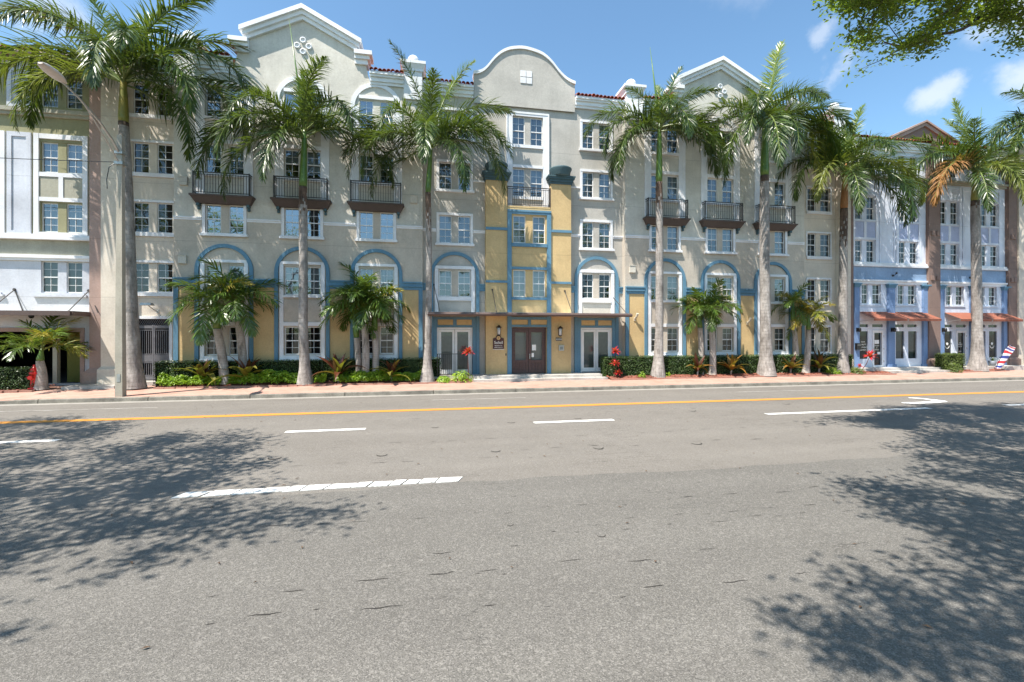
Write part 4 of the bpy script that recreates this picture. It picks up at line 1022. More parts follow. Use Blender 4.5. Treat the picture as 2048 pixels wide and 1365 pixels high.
# ---------------------------------------------------------------- street furniture and fittings
px_, py_ = -11.97, 20.28
pole = thing('street_lamp', 'tall square concrete street lamp with a cobra head on a curved arm over the road', 'street lamp', (px_, py_, .15))
g = MB(); g.frus((px_ - .13, px_ + .13, py_ - .13, py_ + .13), .12, (px_ - .085, px_ + .085, py_ - .085, py_ + .085), 10.45); g.obj('pole', M['concrete'], pole)
MB().box(px_ - .06, px_ + .06, py_ - .14, py_ - .10, .75, 1.05).obj('hand_hole_cover', M['galv'], pole)
arm = MB(); arm.tube([(px_, py_ - .1, 9.75), (px_, py_ - .5, 10.1), (px_, py_ - 1.2, 10.5), (px_, py_ - 2.2, 10.85), (px_, py_ - 2.9, 11.0)], [.045, .042, .038, .034, .03], 8); arm.tube([(px_, py_ - .1, 9.35), (px_, py_ - .7, 9.85), (px_, py_ - 1.5, 10.45), (px_, py_ - 1.9, 10.72)], .024, 6); arm.box(px_ - .14, px_ + .14, py_ - .15, py_ + .15, 9.70, 9.8).box(px_ - .15, px_ + .15, py_ - .16, py_ + .16, 9.28, 9.40)
arm.obj('arm', M['galv'], pole)
g = MB(); n = 12; prof = [(0, .05), (.1, .10), (.3, .17), (.6, .19), (.85, .15), (1.0, .07)]
hy, hz = py_ - 2.75, 11.0
for i, (t, r) in enumerate(prof):
    for k in range(n):
        a = 2 * pi * k / n; g.v.append((px_ + r * 1.15 * cos(a), hy - t * 1.0, hz + .12 * t + r * .55 * sin(a) * (1.2 if sin(a) > 0 else .6)))
for i in range(len(prof) - 1):
    for k in range(n): g.face((i * n + k, i * n + (k + 1) % n, (i + 1) * n + (k + 1) % n, (i + 1) * n + k))
g.face(tuple(range(n))); g.face(tuple((len(prof) - 1) * n + k for k in reversed(range(n))))
g.obj('lamp_head', M['lamp'], pole, True)
def cable(p, q, sag, n=14): return [tuple(Vector(p).lerp(Vector(q), k / n) - Vector((0, 0, sag * 4 * (k / n) * (1 - k / n)))) for k in range(n + 1)]
g = MB(); g.tube(cable((px_ - .1, py_, 9.4), (-40, 20.6, 10.6), .55), .014, 4); g.tube([(px_ - .12, py_ - .1, 9.35), (px_ - .25, py_ - .25, 9.1), (px_ - .3, py_ - .3, 8.6), (px_ - .28, py_ - .3, 8.25)], .014, 5); g.obj('cable', M['black'], pole)

def lantern(x, z, label):
    t = thing('wall_lantern', label, 'wall lamp', (x, YT, z), 'black lanterns beside the entrance doors')
    g = MB(); g.box(x - .06, x + .06, YT - .03, YT, z + .05, z + .5); g.tube([(x, YT - .03, z + .40), (x, YT - .10, z + .52), (x, YT - .19, z + .50)], .016, 6)
    g.lathe([(.04, .56), (.06, .52), (.15, .46), (.16, .43), (.10, .42)], (x, YT - .19, z), 12); g.lathe([(.08, .02), (.09, .06), (.03, .0)], (x, YT - .19, z), 12)
    for k in range(6): a = pi * k / 3; g.tube([(x + .085 * cos(a), YT - .19 + .085 * sin(a), z + .05), (x + .10 * cos(a), YT - .19 + .10 * sin(a), z + .43)], .008, 4)
    g.obj('lantern_frame', M['black'], t)
    MB().lathe([(.07, .06), (.085, .42)], (x, YT - .19, z), 12).obj('lantern_glass', M['paper'], t, True)
lantern(3.62, 2.52, 'black wall lantern with hooded top above the maroon sign')
lantern(6.98, 2.48, 'black wall lantern with hooded top above the house number')
sg = thing('wall_sign', 'maroon sign with gold emblem and pale lettering left of the entrance', 'sign', (3.62, YT, 1.85))
g = MB(); n = 10; sx, sz = 3.62, 1.82
g.prism([(sx - .29, sz), (sx + .29, sz), (sx + .29, sz + .56)] + [(sx + .14 * cos(pi * k / n), sz + .60 + .13 * sin(pi * k / n)) for k in range(n + 1)] + [(sx - .29, sz + .56)], YT - .05, YT + .01); g.obj('sign_board', M['sign'], sg)
MB().lathe([(.10, .055), (.10, .062), (.045, .062), (.045, .055)], (sx, YT, sz + .58), 12, 'y').obj('emblem', M['gold'], sg)
for s, z_, y_ in (('Soleil', .22, .27), ('RESIDENTIAL', .072, .155), ('APARTMENTS', .075, .055)): inst(text_mesh(s, z_, M['letter']), 'lettering', (sx, YT - .053, sz + y_), sg, (pi / 2, 0, 0))
MB().box(sx - .31, sx + .31, YT - .055, YT + .01, sz - .06, sz - .002).obj('sign_ledge', M['soffit'], sg)
nb = thing('house_number', 'small black house number plate under the right lantern', 'number plate', (6.95, YT, 2.2))
for k in range(3): MB().box(6.78 + k * .115, 6.88 + k * .115, YT - .03, YT + .005, 2.24, 2.41).obj('number_tile', M['black'], nb); inst(text_mesh('8', .15, M['letter']), 'lettering', (6.83 + k * .115, YT - .032, 2.27), nb, (pi / 2, 0, 0))
ic = thing('intercom_box', 'weathered grey intercom box on the yellow wall right of the doors', 'intercom', (7.08, YT, 1.7))
g = MB(); g.box(6.94, 7.22, YT - .06, YT + .005, 1.70, 1.96).box(6.92, 7.24, YT - .09, YT + .005, 1.96, 2.0); g.obj('case', M['galv'], ic); MB().box(6.99, 7.17, YT - .07, YT - .061, 1.76, 1.92).obj('face', M['frost'], ic)
bb = MB().box(4.0, 4.05, YT - .03, YT + .01, 1.46, 1.58).obj('door_bell', M['black'], None); setp(bb, label='tiny black door bell on the yellow wall left of the doors', category='door bell')

def floodlight(x, y, z, label, s=1):
    t = thing('floodlight', label, 'floodlight', (x, y, z))
    g = MB(); g.lathe([(.06, 0), (.06, .05)], (x, y, z), 10, 'y'); g.tube([(x, y - .05, z), (x - .1 * s, y - .25, z + .14), (x - .16 * s, y - .42, z + .26)], .022, 6); g.obj('bracket', M['galv'], t)
    g = MB(); xx, yy, zz = x - .18 * s, y - .50, z + .30
    g.frus((xx - .24, xx + .24, yy - .16, yy + .14), zz - .02, (xx - .2, xx + .2, yy - .13, yy + .1), zz + .09); g.obj('head', M['galv'], t)
    MB().box(xx - .21, xx + .21, yy - .14, yy + .12, zz - .03, zz - .021).obj('lens', M['paper'], t)
floodlight(-12.62, YC, 3.66, 'wide grey floodlight above the iron gate')
def camera_(x, y, z, label, mat='black'):
    t = thing('security_camera', label, 'security camera', (x, y, z))
    g = MB(); g.lathe([(.07, 0), (.07, .04)], (x, y, z), 10, 'y'); g.tube([(x, y - .04, z), (x, y - .16, z + .03), (x - .02, y - .22, z + .12)], .02, 6); g.obj('mount', M[mat], t)
    g = MB(); g.tube([(x + .10, y - .16, z + .17), (x - .02, y - .26, z + .13), (x - .15, y - .36, z + .09)], [.05, .06, .055], 8); g.obj('body', M[mat], t)
camera_(29.25, YR - .05, 6.35, 'black security camera on the blue band over the left shops'); camera_(35.45, YR - .05, 6.35, 'black security camera on the blue band over the right shops')
for x, y, z, lb in ((11.35, YW, 3.45, 'cream wall spotlight on the yellow panel right of the canopy'), (18.45, YW, 3.25, 'cream wall spotlight on the yellow panel behind the slim palms'), (22.1, YW, 3.2, 'cream wall spotlight at the right end of the yellow panels')):
    t = thing('wall_spotlight', lb, 'spotlight', (x, y, z)); g = MB(); g.box(x - .06, x + .06, y - .06, y, z - .1, z + .1); g.obj('mount', M['soffit'], t); g = MB(); g.tube([(x, y - .06, z), (x + .02, y - .2, z + .12), (x + .05, y - .28, z + .30)], [.05, .06, .075], 8); g.obj('head', M['soffit'], t)
dm = thing('dome_camera', 'small dark dome camera under the garage canopy', 'security camera', (-17.05, YL - .9, 3.3)); MB().lathe([(.09, .16), (.1, .1), (.08, .03), (.03, 0)], (-17.05, YL - .9, 3.3), 12).obj('dome', M['black'], dm, True); MB().lathe([(.12, .155), (.12, .165)], (-17.05, YL - .9, 3.3), 12).obj('mount', M['galv'], dm)
for x in (26.42, 29.05, 33.05):
    t = thing('wall_sconce', {26.42: 'small dark sconce on the first blue column from the left', 29.05: 'small dark sconce on the blue column between the first two awnings', 33.05: 'small dark sconce on the blue column beside the brown pilaster'}[x], 'wall lamp', (x, YR - .15, 2.75), 'dark sconces on the blue columns')
    g = MB(); g.box(x - .05, x + .05, YR - .2, YR - .14, 2.75, 3.0); g.tube([(x, YR - .2, 2.98), (x, YR - .3, 3.0)], .015, 5); g.obj('mount', M['black'], t); MB().lathe([(.05, 0), (.09, .02), (.10, .18), (.05, .26)], (x, YR - .32, 2.74), 10).obj('shade', M['black'], t, True)
mbx = thing('mailbox', 'black letter box on the blue column left of the shop door', 'mailbox', (26.45, YR - .15, 1.8)); g = MB(); g.box(26.28, 26.62, YR - .28, YR - .141, 1.62, 1.98).box(26.27, 26.63, YR - .30, YR - .141, 1.98, 2.03); g.obj('box', M['black'], mbx); MB().box(26.32, 26.58, YR - .286, YR - .281, 1.9, 1.93).obj('slot', M['galv'], mbx)

# railing in front of the left french doors
rl = thing('porch_railing', 'thin black iron railing before the left french doors', 'railing', (1.4, 22.95, .46))
g = MB(); xa, xb, yr = XW(875, 22.95), XW(944, 22.95), 22.95; za = 1.62
g.box(xa, xb, yr - .02, yr + .02, za - .03, za).box(xa, xb, yr - .014, yr + .014, .55, .58)
for x in (xa, xb): g.box(x - .02, x + .02, yr - .02, yr + .02, .44, za)
g.obj('rail', M['black'], rl)
rb = MB().box(-.012, .012, -.012, .012, 0, za - .61).mesh('baluster', M['black'])
for k in range(1, 17): inst(rb, 'baluster', (xa + (xb - xa) * k / 17, yr, .58), rl)

# fire hydrant
hx, hy = GW(70, 776, .26)
hx, hy = XW(69, 22.5), 22.5
hy_ = thing('fire_hydrant', 'red fire hydrant half hidden behind the stubby palm', 'fire hydrant', (hx, hy, .26))
g = MB(); g.lathe([(.20, 0), (.20, .05), (.13, .06), (.125, .62), (.17, .64), (.17, .70), (.145, .72), (.13, .86), (.07, .95), (.03, .97)], (hx, hy, .28), 18); g.obj('barrel', M['hyd'], hy_, True)
MB().box(hx - .035, hx + .035, hy - .035, hy + .035, 1.24, 1.31).obj('operating_nut', M['hyd'], hy_)
for d in ((-1, 0), (1, 0), (0, -1)):
    g = MB(); g.tube([(hx + d[0] * .1, hy + d[1] * .1, .78), (hx + d[0] * .21, hy + d[1] * .21, .78)], .075, 10); g.tube([(hx + d[0] * .21, hy + d[1] * .21, .78), (hx + d[0] * .25, hy + d[1] * .25, .78)], .09, 6); g.obj('outlet', M['hyd'], hy_)

# feather flag with barber stripes
fx, fy = XW(1990, 22.6), 22.6
fl = thing('feather_flag', 'red white and blue striped feather flag leaning right by the shop steps', 'flag', (fx, fy, .25))
m, nt, b = new_mat('barber_stripes'); tco = nt.nodes.new('ShaderNodeUVMap'); sep = nt.nodes.new('ShaderNodeSeparateXYZ'); nt.links.new(tco.outputs[0], sep.inputs[0])
v = mth(nt, 'FRACT', mth(nt, 'ADD', mth(nt, 'MULTIPLY', sep.outputs['Y'], 4.6), mth(nt, 'MULTIPLY', sep.outputs['X'], -.45)))
rp = ramp(nt, v, [(0, (.62, .03, .04)), (.26, (.75, .75, .78)), (.5, (.04, .06, .28)), (.76, (.75, .75, .78))])
nt.nodes[rp.node.name].color_ramp.interpolation = 'CONSTANT'
nt.links.new(rp, b.inputs['Base Color']); b.inputs['Roughness'].default_value = .7; M['flag'] = m
spine = [(fx + .00, .25), (fx + .12, .55), (fx + .42, 1.05), (fx + .78, 1.58), (fx + 1.02, 1.84), (fx + 1.28, 1.92), (fx + 1.46, 1.80)]
g = MB(); g.tube([(x, fy, z) for x, z in spine], .014, 5); g.obj('flag_pole', M['black'], fl)
wd = [.0, .34, .50, .58, .55, .34, .03]
vs_, uv_, fs_ = [], [], []
for i, (x, z) in enumerate(spine):
    t = i / 6
    for k in range(4):
        u = k / 3; vs_.append((x + u * wd[i] * .93 - fx, .05 * sin(u * 5 + t * 7), z - u * wd[i] * .62 - .25 + (.02 if i else .14))); uv_.append((u, t))
for i in range(6):
    for k in range(3): fs_.append((i * 4 + k, i * 4 + k + 1, i * 4 + k + 5, i * 4 + k + 4))
me = bpy.data.meshes.new('flag_cloth'); me.from_pydata(vs_, [], fs_); uvl = me.uv_layers.new(name='UVMap')
for l in me.loops: uvl.data[l.index].uv = uv_[l.vertex_index]
me.materials.append(M['flag']); me.polygons.foreach_set('use_smooth', [True] * len(me.polygons)); inst(me, 'flag_cloth', (fx, fy, .25), fl)

# ---------------------------------------------------------------- palms
M['frond'] = leafmat('royal_frond', (.015, .036, .008), (.060, .104, .016), .36, 1.1, .22, .6, (.16, .20, .03))
M['frond_new'] = leafmat('royal_frond_new', (.07, .13, .015), (.17, .22, .03), .38, 1.2, .3, .5)
M['frond_old'] = leafmat('royal_frond_old', (.20, .09, .03), (.36, .18, .06), .6, 1.6, .2, .3)
M['frond_yel'] = leafmat('royal_frond_yellowing', (.05, .08, .012), (.19, .20, .035), .45, .8, .25, .4)
M['slim'] = leafmat('slim_palm_frond', (.026, .062, .012), (.10, .17, .026), .34, 1.4, .28, .6)
M['slim_yel'] = leafmat('slim_palm_frond_yellow', (.10, .14, .02), (.38, .27, .04), .42, 1.2, .25, .4)
M['shaft'] = leafmat('crownshaft_green', (.055, .13, .02), (.12, .20, .035), .35, 2.2, 0, .5)
M['shaft_y'] = leafmat('crownshaft_yellow', (.16, .17, .03), (.30, .24, .05), .4, 2.2, 0, .5)
M['shaft_b'] = leafmat('crownshaft_brown', (.20, .085, .03), (.34, .16, .06), .6, 2.2, 0, .3)
def trunkmat(name, c1, c2, c3, ring, ringk=.6):
    m, nt, b = new_mat(name); P = geo(nt)
    n = ntex(nt, mapped(nt, P, (1.5, 1.5, .6)), 1.8, 7, .7); n2 = ntex(nt, mapped(nt, P, (5, 5, 1.2)), 2.2, 5, .7)
    sep = nt.nodes.new('ShaderNodeSeparateXYZ'); nt.links.new(P, sep.inputs[0])
    z = mth(nt, 'ADD', mth(nt, 'MULTIPLY', sep.outputs['Z'], ring), mth(nt, 'MULTIPLY', n, 1.6))
    f = mth(nt, 'ABSOLUTE', mth(nt, 'SUBTRACT', mth(nt, 'FRACT', z), .5))
    rg = ramp(nt, f, [(0, 1), (.09, 0)])
    col = ramp(nt, mth(nt, 'ADD', mth(nt, 'MULTIPLY', n, .6), mth(nt, 'MULTIPLY', n2, .4)), [(.36, c1), (.5, c2), (.64, c3)])
    col = mixc(nt, mth(nt, 'MULTIPLY', rg, mth(nt, 'MULTIPLY', ramp(nt, n2, [(.4, 0), (.6, 1)]), ringk)), col, tuple(v * .45 for v in c1))
    nt.links.new(col, b.inputs['Base Color']); b.inputs['Roughness'].default_value = .88
    bump(nt, b, mth(nt, 'ADD', mth(nt, 'MULTIPLY', rg, -.8), mth(nt, 'ADD', n2, n)), .6, .02); return m
M['trunk'] = trunkmat('palm_trunk_grey', (.12, .105, .093), (.275, .25, .23), (.45, .415, .385), 5.0, .4)
M['trunk_b'] = trunkmat('palm_trunk_brown', (.03, .022, .018), (.11, .07, .05), (.20, .14, .10), 6.0, .5)
M['trunk_s'] = trunkmat('slim_palm_trunk', (.10, .085, .07), (.36, .32, .285), (.46, .42, .38), 8.5)
M['rachis'] = paint('leaf_stem', (.13, .17, .04), .45, .3)

def frond_mesh(key, e0, e1, L=1.0, seed=0, leaf=.21, npair=60, wid=.0125, plum=1.0, mat='frond', start=.10, droop=1.0, pw=1.15):
    """pinnate leaf one unit long along +X, arching from elevation e0 to e1 (degrees)"""
    def f():
        r = random.Random(seed); n = 18; pts = [Vector((0, 0, 0))]; T = []
        for i in range(n):
            e = radians(e0 + (e1 - e0) * ((i + .5) / n) ** pw); d = Vector((cos(e), 0.06 * sin(i * .35 + seed), sin(e))).normalized(); T.append(d); pts.append(pts[-1] + d * (L / n))
        T.append(T[-1])
        g = MB(); g.tube([tuple(p) for p in pts], [.0085 * (1 - .82 * i / n) + .0006 for i in range(n + 1)], 5); g.cur = 1
        for k in range(npair):
            t = start + (1 - start) * (k + .5) / npair
            fi = t * n; i = min(int(fi), n - 1); p = pts[i].lerp(pts[i + 1], fi - i); tt = T[i]
            S = Vector((0, 1, 0)); U = tt.cross(S).normalized() * -1
            if U.z < 0 and e0 > -20 and abs(tt.z) < .9: U = -U
            ll = leaf * (.45 + .55 * math.sin(pi * min(1, (t * .93 + .10))) ** .7) * r.uniform(.82, 1.15)
            if t > .8: ll *= 1 - (t - .8) * 2.3
            for sd in (-1, 1):
                al = radians(r.choice((-38, -8, 22, 48)) * plum + r.uniform(-12, 12)); sw = radians(28 + 34 * t + r.uniform(-8, 8))
                d = (S * sd * cos(al) + U * sin(al)) * cos(sw) + tt * sin(sw); d.normalize()
                wv = d.cross(U if abs(d.dot(U)) < .9 else tt).normalized(); wv = (wv + U * r.uniform(-.5, .5)).normalized()
                q = Vector(p); b0 = len(g.v); ws = (.55, 1.0, .75, 0.0)
                for j in range(4):
                    w = wid * ws[j]
                    if j < 3: g.v += [tuple(q - wv * w), tuple(q + wv * w)]
                    else: g.v.append(tuple(q))
                    if j < 3:
                        q = q + d * (ll / 3); d = (d + Vector((0, 0, -.30 * droop * (.6 + .4 * r.random())))).normalized()
                g.face((b0, b0 + 1, b0 + 3, b0 + 2)); g.face((b0 + 2, b0 + 3, b0 + 5, b0 + 4)); g.face((b0 + 4, b0 + 5, b0 + 6))
        return g.mesh('frond', [M['rachis'], M[mat]])
    return cached(('frond', key, mat), f)
RC = {'A': (82, 50), 'B': (68, -15), 'C': (52, -72), 'D': (38, -95), 'E': (8, -98), 'F': (-18, -95), 'U': (84, 78), 'H': (30, -30)}
def royal_frond(cls, var, mat): 
    e0, e1 = RC[cls]
    return frond_mesh((cls, var), e0, e1, 1.0, ord(cls) * 7 + var, .20 if cls not in 'AU' else .15, 112, .0048, 1.0, mat, .10, 1.25 if cls not in 'AU' else .5, 1.0)

def palm_trunk(path, radii, n=18, rough=.03, seed=0, brown=0):
    g = MB(); pts = []; 
    m_ = 64
    def at(t, arr):
        f = t * (len(arr) - 1); i = min(int(f), len(arr) - 2); return arr[i] + (arr[i + 1] - arr[i]) * (f - i)
    P = [Vector(p) for p in path]
    rings = []
    for i in range(m_ + 1):
        t = i / m_; p = at(t, P); rr = at(t, radii)
        b = len(g.v)
        for k in range(n):
            a = 2 * pi * k / n
            w = 1 + rough * mnoise.noise((cos(a) * 2 + seed * 3, sin(a) * 2, p.z * 1.2)) + (.14 * max(0, mnoise.noise((cos(a) * 2.2, sin(a) * 2.2, seed))) * max(0, 1 - t * 9))
            g.v.append((p.x + rr * w * cos(a), p.y + rr * w * sin(a), p.z))
    for i in range(m_):
        for k in range(n):
            zz = P[-1].z - at((i + .5) / m_, P).z; g.cur = 1 if brown and zz < brown * (.55 + .7 * mnoise.noise((k * .9, i * .8, seed))) else 0
            g.face((i * n + k, i * n + (k + 1) % n, (i + 1) * n + (k + 1) % n, (i + 1) * n + k))
    g.cur = 0
    g.face(tuple(m_ * n + k for k in range(n)))
    return g

def royal_palm(label, Y, trunk_px, radii, shaft_px, fronds, shaft='shaft', spear=None, seed=0, flen=4.2, base_z=.25, auto=0, brown=1.6):
    """trunk_px: photo points bottom to top; shaft_px: point where the leaves start"""
    pts = [Vector((XW(x, Y), Y, ZW(x, y, Y))) for x, y in trunk_px]
    pts[0].z = base_z
    t = thing('royal_palm', label, 'palm tree', pts[0], 'royal palms along the pavement')
    # even out sampling by height
    path = []
    for i in range(13):
        z = pts[0].z + (pts[-1].z - pts[0].z) * i / 12
        for a, c in zip(pts, pts[1:]):
            if a.z <= z <= c.z + 1e-4: path.append(a.lerp(c, (z - a.z) / max(1e-4, c.z - a.z))); break
    path = [tuple(p) for p in path]
    palm_trunk(path, radii, seed=seed, brown=brown).obj('trunk', [M['trunk'], M['trunk_b']], t, True)
    top = pts[-1]; sx, sy = shaft_px; hd = Vector((XW(sx, Y), Y, ZW(sx, sy, Y)))
    r0 = radii[-1]
    g = MB(); g.tube([tuple(top - Vector((0, 0, .05))), tuple(top.lerp(hd, .12)), tuple(top.lerp(hd, .5)), tuple(hd), tuple(hd + (hd - top) * .25)], [r0 * .92, r0 * 1.04, r0 * .86, r0 * .62, r0 * .35], 14)
    g.obj('crownshaft', M[shaft], t, True)
    rr = random.Random(seed * 13 + 5)
    lst = list(fronds)
    order = 'EDCEDEDCED'
    for k in range(auto): lst.append((order[k % len(order)], (k * 137.5 + seed * 47) % 360, rr.uniform(.9, 1.06), None))
    for fr in lst:
        cls, az, sc, mt = fr
        if mt is None: mt = 'frond_new' if cls in 'AU' else 'frond'
        o = inst(royal_frond(cls, rr.randrange(2), mt), 'frond', hd + Vector((0, 0, rr.uniform(-.15, .25))), t, (rr.uniform(-.15, .15), rr.uniform(-.06, .06), radians(az)), flen * sc)
    if spear:
        x, y = spear; tip = Vector((XW(x, Y), Y, ZW(x, y, Y)))
        MB().tube([tuple(hd), tuple(hd.lerp(tip, .5) + Vector((.03, 0, 0))), tuple(tip)], [.07, .045, .008], 6).obj('spear_leaf', M['shaft'], t, True)
    # hanging old leaf bases either side of the shaft
    return t, hd

N = None
royal_palm('largest royal palm, at the left beside the concrete street lamp', 22.3, [(270, 772), (262, 640), (258, 520), (254, 400), (250, 300), (247, 245)], [0.410, 0.302, 0.279, 0.264, 0.257, 0.253, 0.249, 0.241, 0.234, 0.226, 0.212, 0.203, 0.189], (247, 165),
    [('A', 60, .95, N), ('A', 150, .9, N), ('B', 20, 1.1, N), ('B', 175, 1.15, 'frond'), ('C', 185, 1.2, N), ('C', 160, 1.15, N), ('D', 200, 1.05, 'frond_yel'), ('D', 168, 1.0, N), ('E', 225, .9, 'frond_yel'), ('C', -10, 1.2, N), ('D', 12, 1.15, N), ('D', -35, 1.05, N), ('E', -20, 1.0, N), ('C', 300, 1.0, N), ('C', 255, 1.0, N), ('D', 285, .95, N), ('B', 330, 1.05, N), ('B', 110, 1.0, N), ('C', 60, 1.0, N)], 'shaft_y', None, 1, 5.8, auto=1, brown=.3)
royal_palm('royal palm with a long bare spear leaf below the left gable', 22.6, [(611, 766), (606, 640), (607, 520), (606, 440), (606, 374)], [0.400, 0.248, 0.215, 0.207, 0.207, 0.203, 0.199, 0.194, 0.191, 0.186, 0.182, 0.182, 0.174], (609, 275),
    [('A', 85, .85, N), ('A', 120, .8, N), ('B', 45, .8, N), ('C', 178, 1.02, N), ('D', 186, 1.12, N), ('E', 200, .98, N), ('D', 225, .98, N), ('C', 3, 1.0, N), ('D', -8, 1.08, N), ('D', 15, 1.0, N), ('E', 255, .9, N), ('C', 150, .95, N), ('C', 240, .9, N), ('B', 300, .85, N), ('C', 310, .95, N), ('B', 190, .95, N), ('C', 60, .9, N), ('B', 110, .9, N)], 'shaft', (578, 38), 2, 5.4, auto=1)
royal_palm('royal palm left of the entrance with two upright young leaves', 22.6, [(854, 766), (857, 640), (858, 520), (857, 440), (856, 386)], [0.400, 0.219, 0.181, 0.166, 0.158, 0.155, 0.151, 0.151, 0.147, 0.143, 0.143, 0.139, 0.136], (862, 292),
    [('A', 165, 1.05, 'frond'), ('A', 15, 1.1, N), ('B', 8, 1.0, N), ('C', 172, 1.0, N), ('D', 190, 1.02, N), ('D', 205, .95, N), ('E', 190, .85, N), ('C', -12, .95, N), ('D', -5, 1.0, N), ('D', -30, .98, N), ('E', 300, .9, N), ('D', 265, .95, N), ('C', 235, .9, N), ('B', 90, .85, N), ('B', 270, .75, N), ('C', 330, .9, N), ('C', 60, .8, N)], 'shaft', None, 3, 5.3, auto=1, brown=2.2)
royal_palm('royal palm with a tall thin spear right of the centre bay', 22.7, [(1316, 754), (1319, 640), (1319, 520), (1319, 440), (1318, 365)], [0.420, 0.285, 0.230, 0.216, 0.212, 0.207, 0.202, 0.202, 0.198, 0.193, 0.184, 0.184, 0.175], (1319, 262),
    [('A', 60, .7, N), ('A', 20, .75, 'frond'), ('C', 178, 1.0, N), ('D', 188, .95, N), ('E', 200, .95, N), ('E', 175, .9, N), ('D', -10, .95, N), ('E', -25, 1.0, N), ('D', 12, 1.05, N), ('C', 5, .95, N), ('E', 320, .95, N), ('B', 200, .6, N), ('D', 265, .85, N), ('C', 250, .8, N), ('C', 110, .85, N), ('B', 330, .7, N)], 'shaft', (1300, 95), 4, 5.3, auto=1, brown=2.0)
royal_palm('royal palm with the thickest pale trunk before the right wing', 22.5, [(1533, 752), (1531, 640), (1529, 520), (1529, 440), (1529, 352)], [0.516, 0.348, 0.301, 0.281, 0.273, 0.269, 0.265, 0.261, 0.257, 0.253, 0.249, 0.237, 0.222], (1530, 255),
    [('A', 25, 1.12, N), ('A', 120, .8, N), ('B', 5, 1.05, N), ('C', 175, 1.02, N), ('C', 2, 1.08, N), ('D', -6, 1.0, 'frond_yel'), ('D', -15, 1.05, N), ('D', 185, .98, N), ('E', 195, .95, N), ('E', -20, .9, 'frond_yel'), ('D', 220, .9, N), ('E', 260, .85, N), ('C', 270, .85, N), ('C', 225, .85, N), ('C', 60, .9, N), ('B', 140, .85, N), ('C', 330, .95, N)], 'shaft', None, 5, 5.6, auto=1, brown=.5)
royal_palm('royal palm with a brown peeling crownshaft next to the blue shops', 22.9, [(1684, 742), (1686, 640), (1686, 560), (1687, 500), (1688, 418)], [0.442, 0.305, 0.262, 0.241, 0.233, 0.228, 0.224, 0.220, 0.216, 0.212, 0.207, 0.203, 0.195], (1690, 345),
    [('A', 40, .8, 'frond'), ('A', 130, .7, 'frond'), ('A', 10, .85, N), ('B', 20, 1.0, N), ('C', 30, .95, N), ('C', 0, 1.05, N), ('B', 170, .85, N), ('D', -8, 1.0, N), ('D', -28, .95, 'frond_yel'), ('E', -15, .9, N), ('D', 186, .95, N), ('D', 205, .9, 'frond_yel'), ('C', 170, .9, N), ('E', 230, .85, N), ('C', 255, .8, N), ('B', 60, .9, N), ('B', 120, .9, N), ('C', 300, .85, N), ('B', 200, .8, N)], 'shaft_b', None, 6, 5.9, auto=1, brown=3.0)
royal_palm('royal palm with one hanging orange dead leaf before the blue shops', 22.9, [(1955, 741), (1954, 640), (1953, 560), (1952, 500), (1950, 402)], [0.533, 0.348, 0.292, 0.273, 0.265, 0.261, 0.257, 0.253, 0.249, 0.245, 0.237, 0.230, 0.213], (1953, 345),
    [('A', 80, .75, N), ('U', 70, .85, N), ('B', 170, .9, N), ('C', 178, 1.05, N), ('D', 190, 1.0, 'frond_old'), ('D', 176, .9, N), ('E', 215, .85, N), ('E', 250, .8, 'frond_yel'), ('C', 5, 1.0, N), ('D', -10, .95, N), ('E', -30, .9, N), ('B', 15, .95, N), ('C', 270, .8, N), ('B', 210, .8, N), ('C', 120, .9, N), ('D', 300, .85, 'frond_yel')], 'shaft_y', (1963, 215), 7, 6.0, auto=1, brown=.6)
royal_palm('royal palm at the right edge of the view, only its crown inside', 22.9, [(2120, 732), (2119, 600), (2117, 500), (2116, 420), (2114, 330)], [0.500, 0.350, 0.313, 0.294, 0.285, 0.276, 0.276, 0.276, 0.267, 0.267, 0.258, 0.248, 0.230], (2112, 262),
    [('C', 175, 1.05, N), ('D', 185, 1.05, N), ('B', 178, 1.0, N), ('D', 200, 1.0, N), ('E', 210, .95, N), ('C', 160, 1.0, N)], 'shaft', None, 8, 5.6, .25, 8)

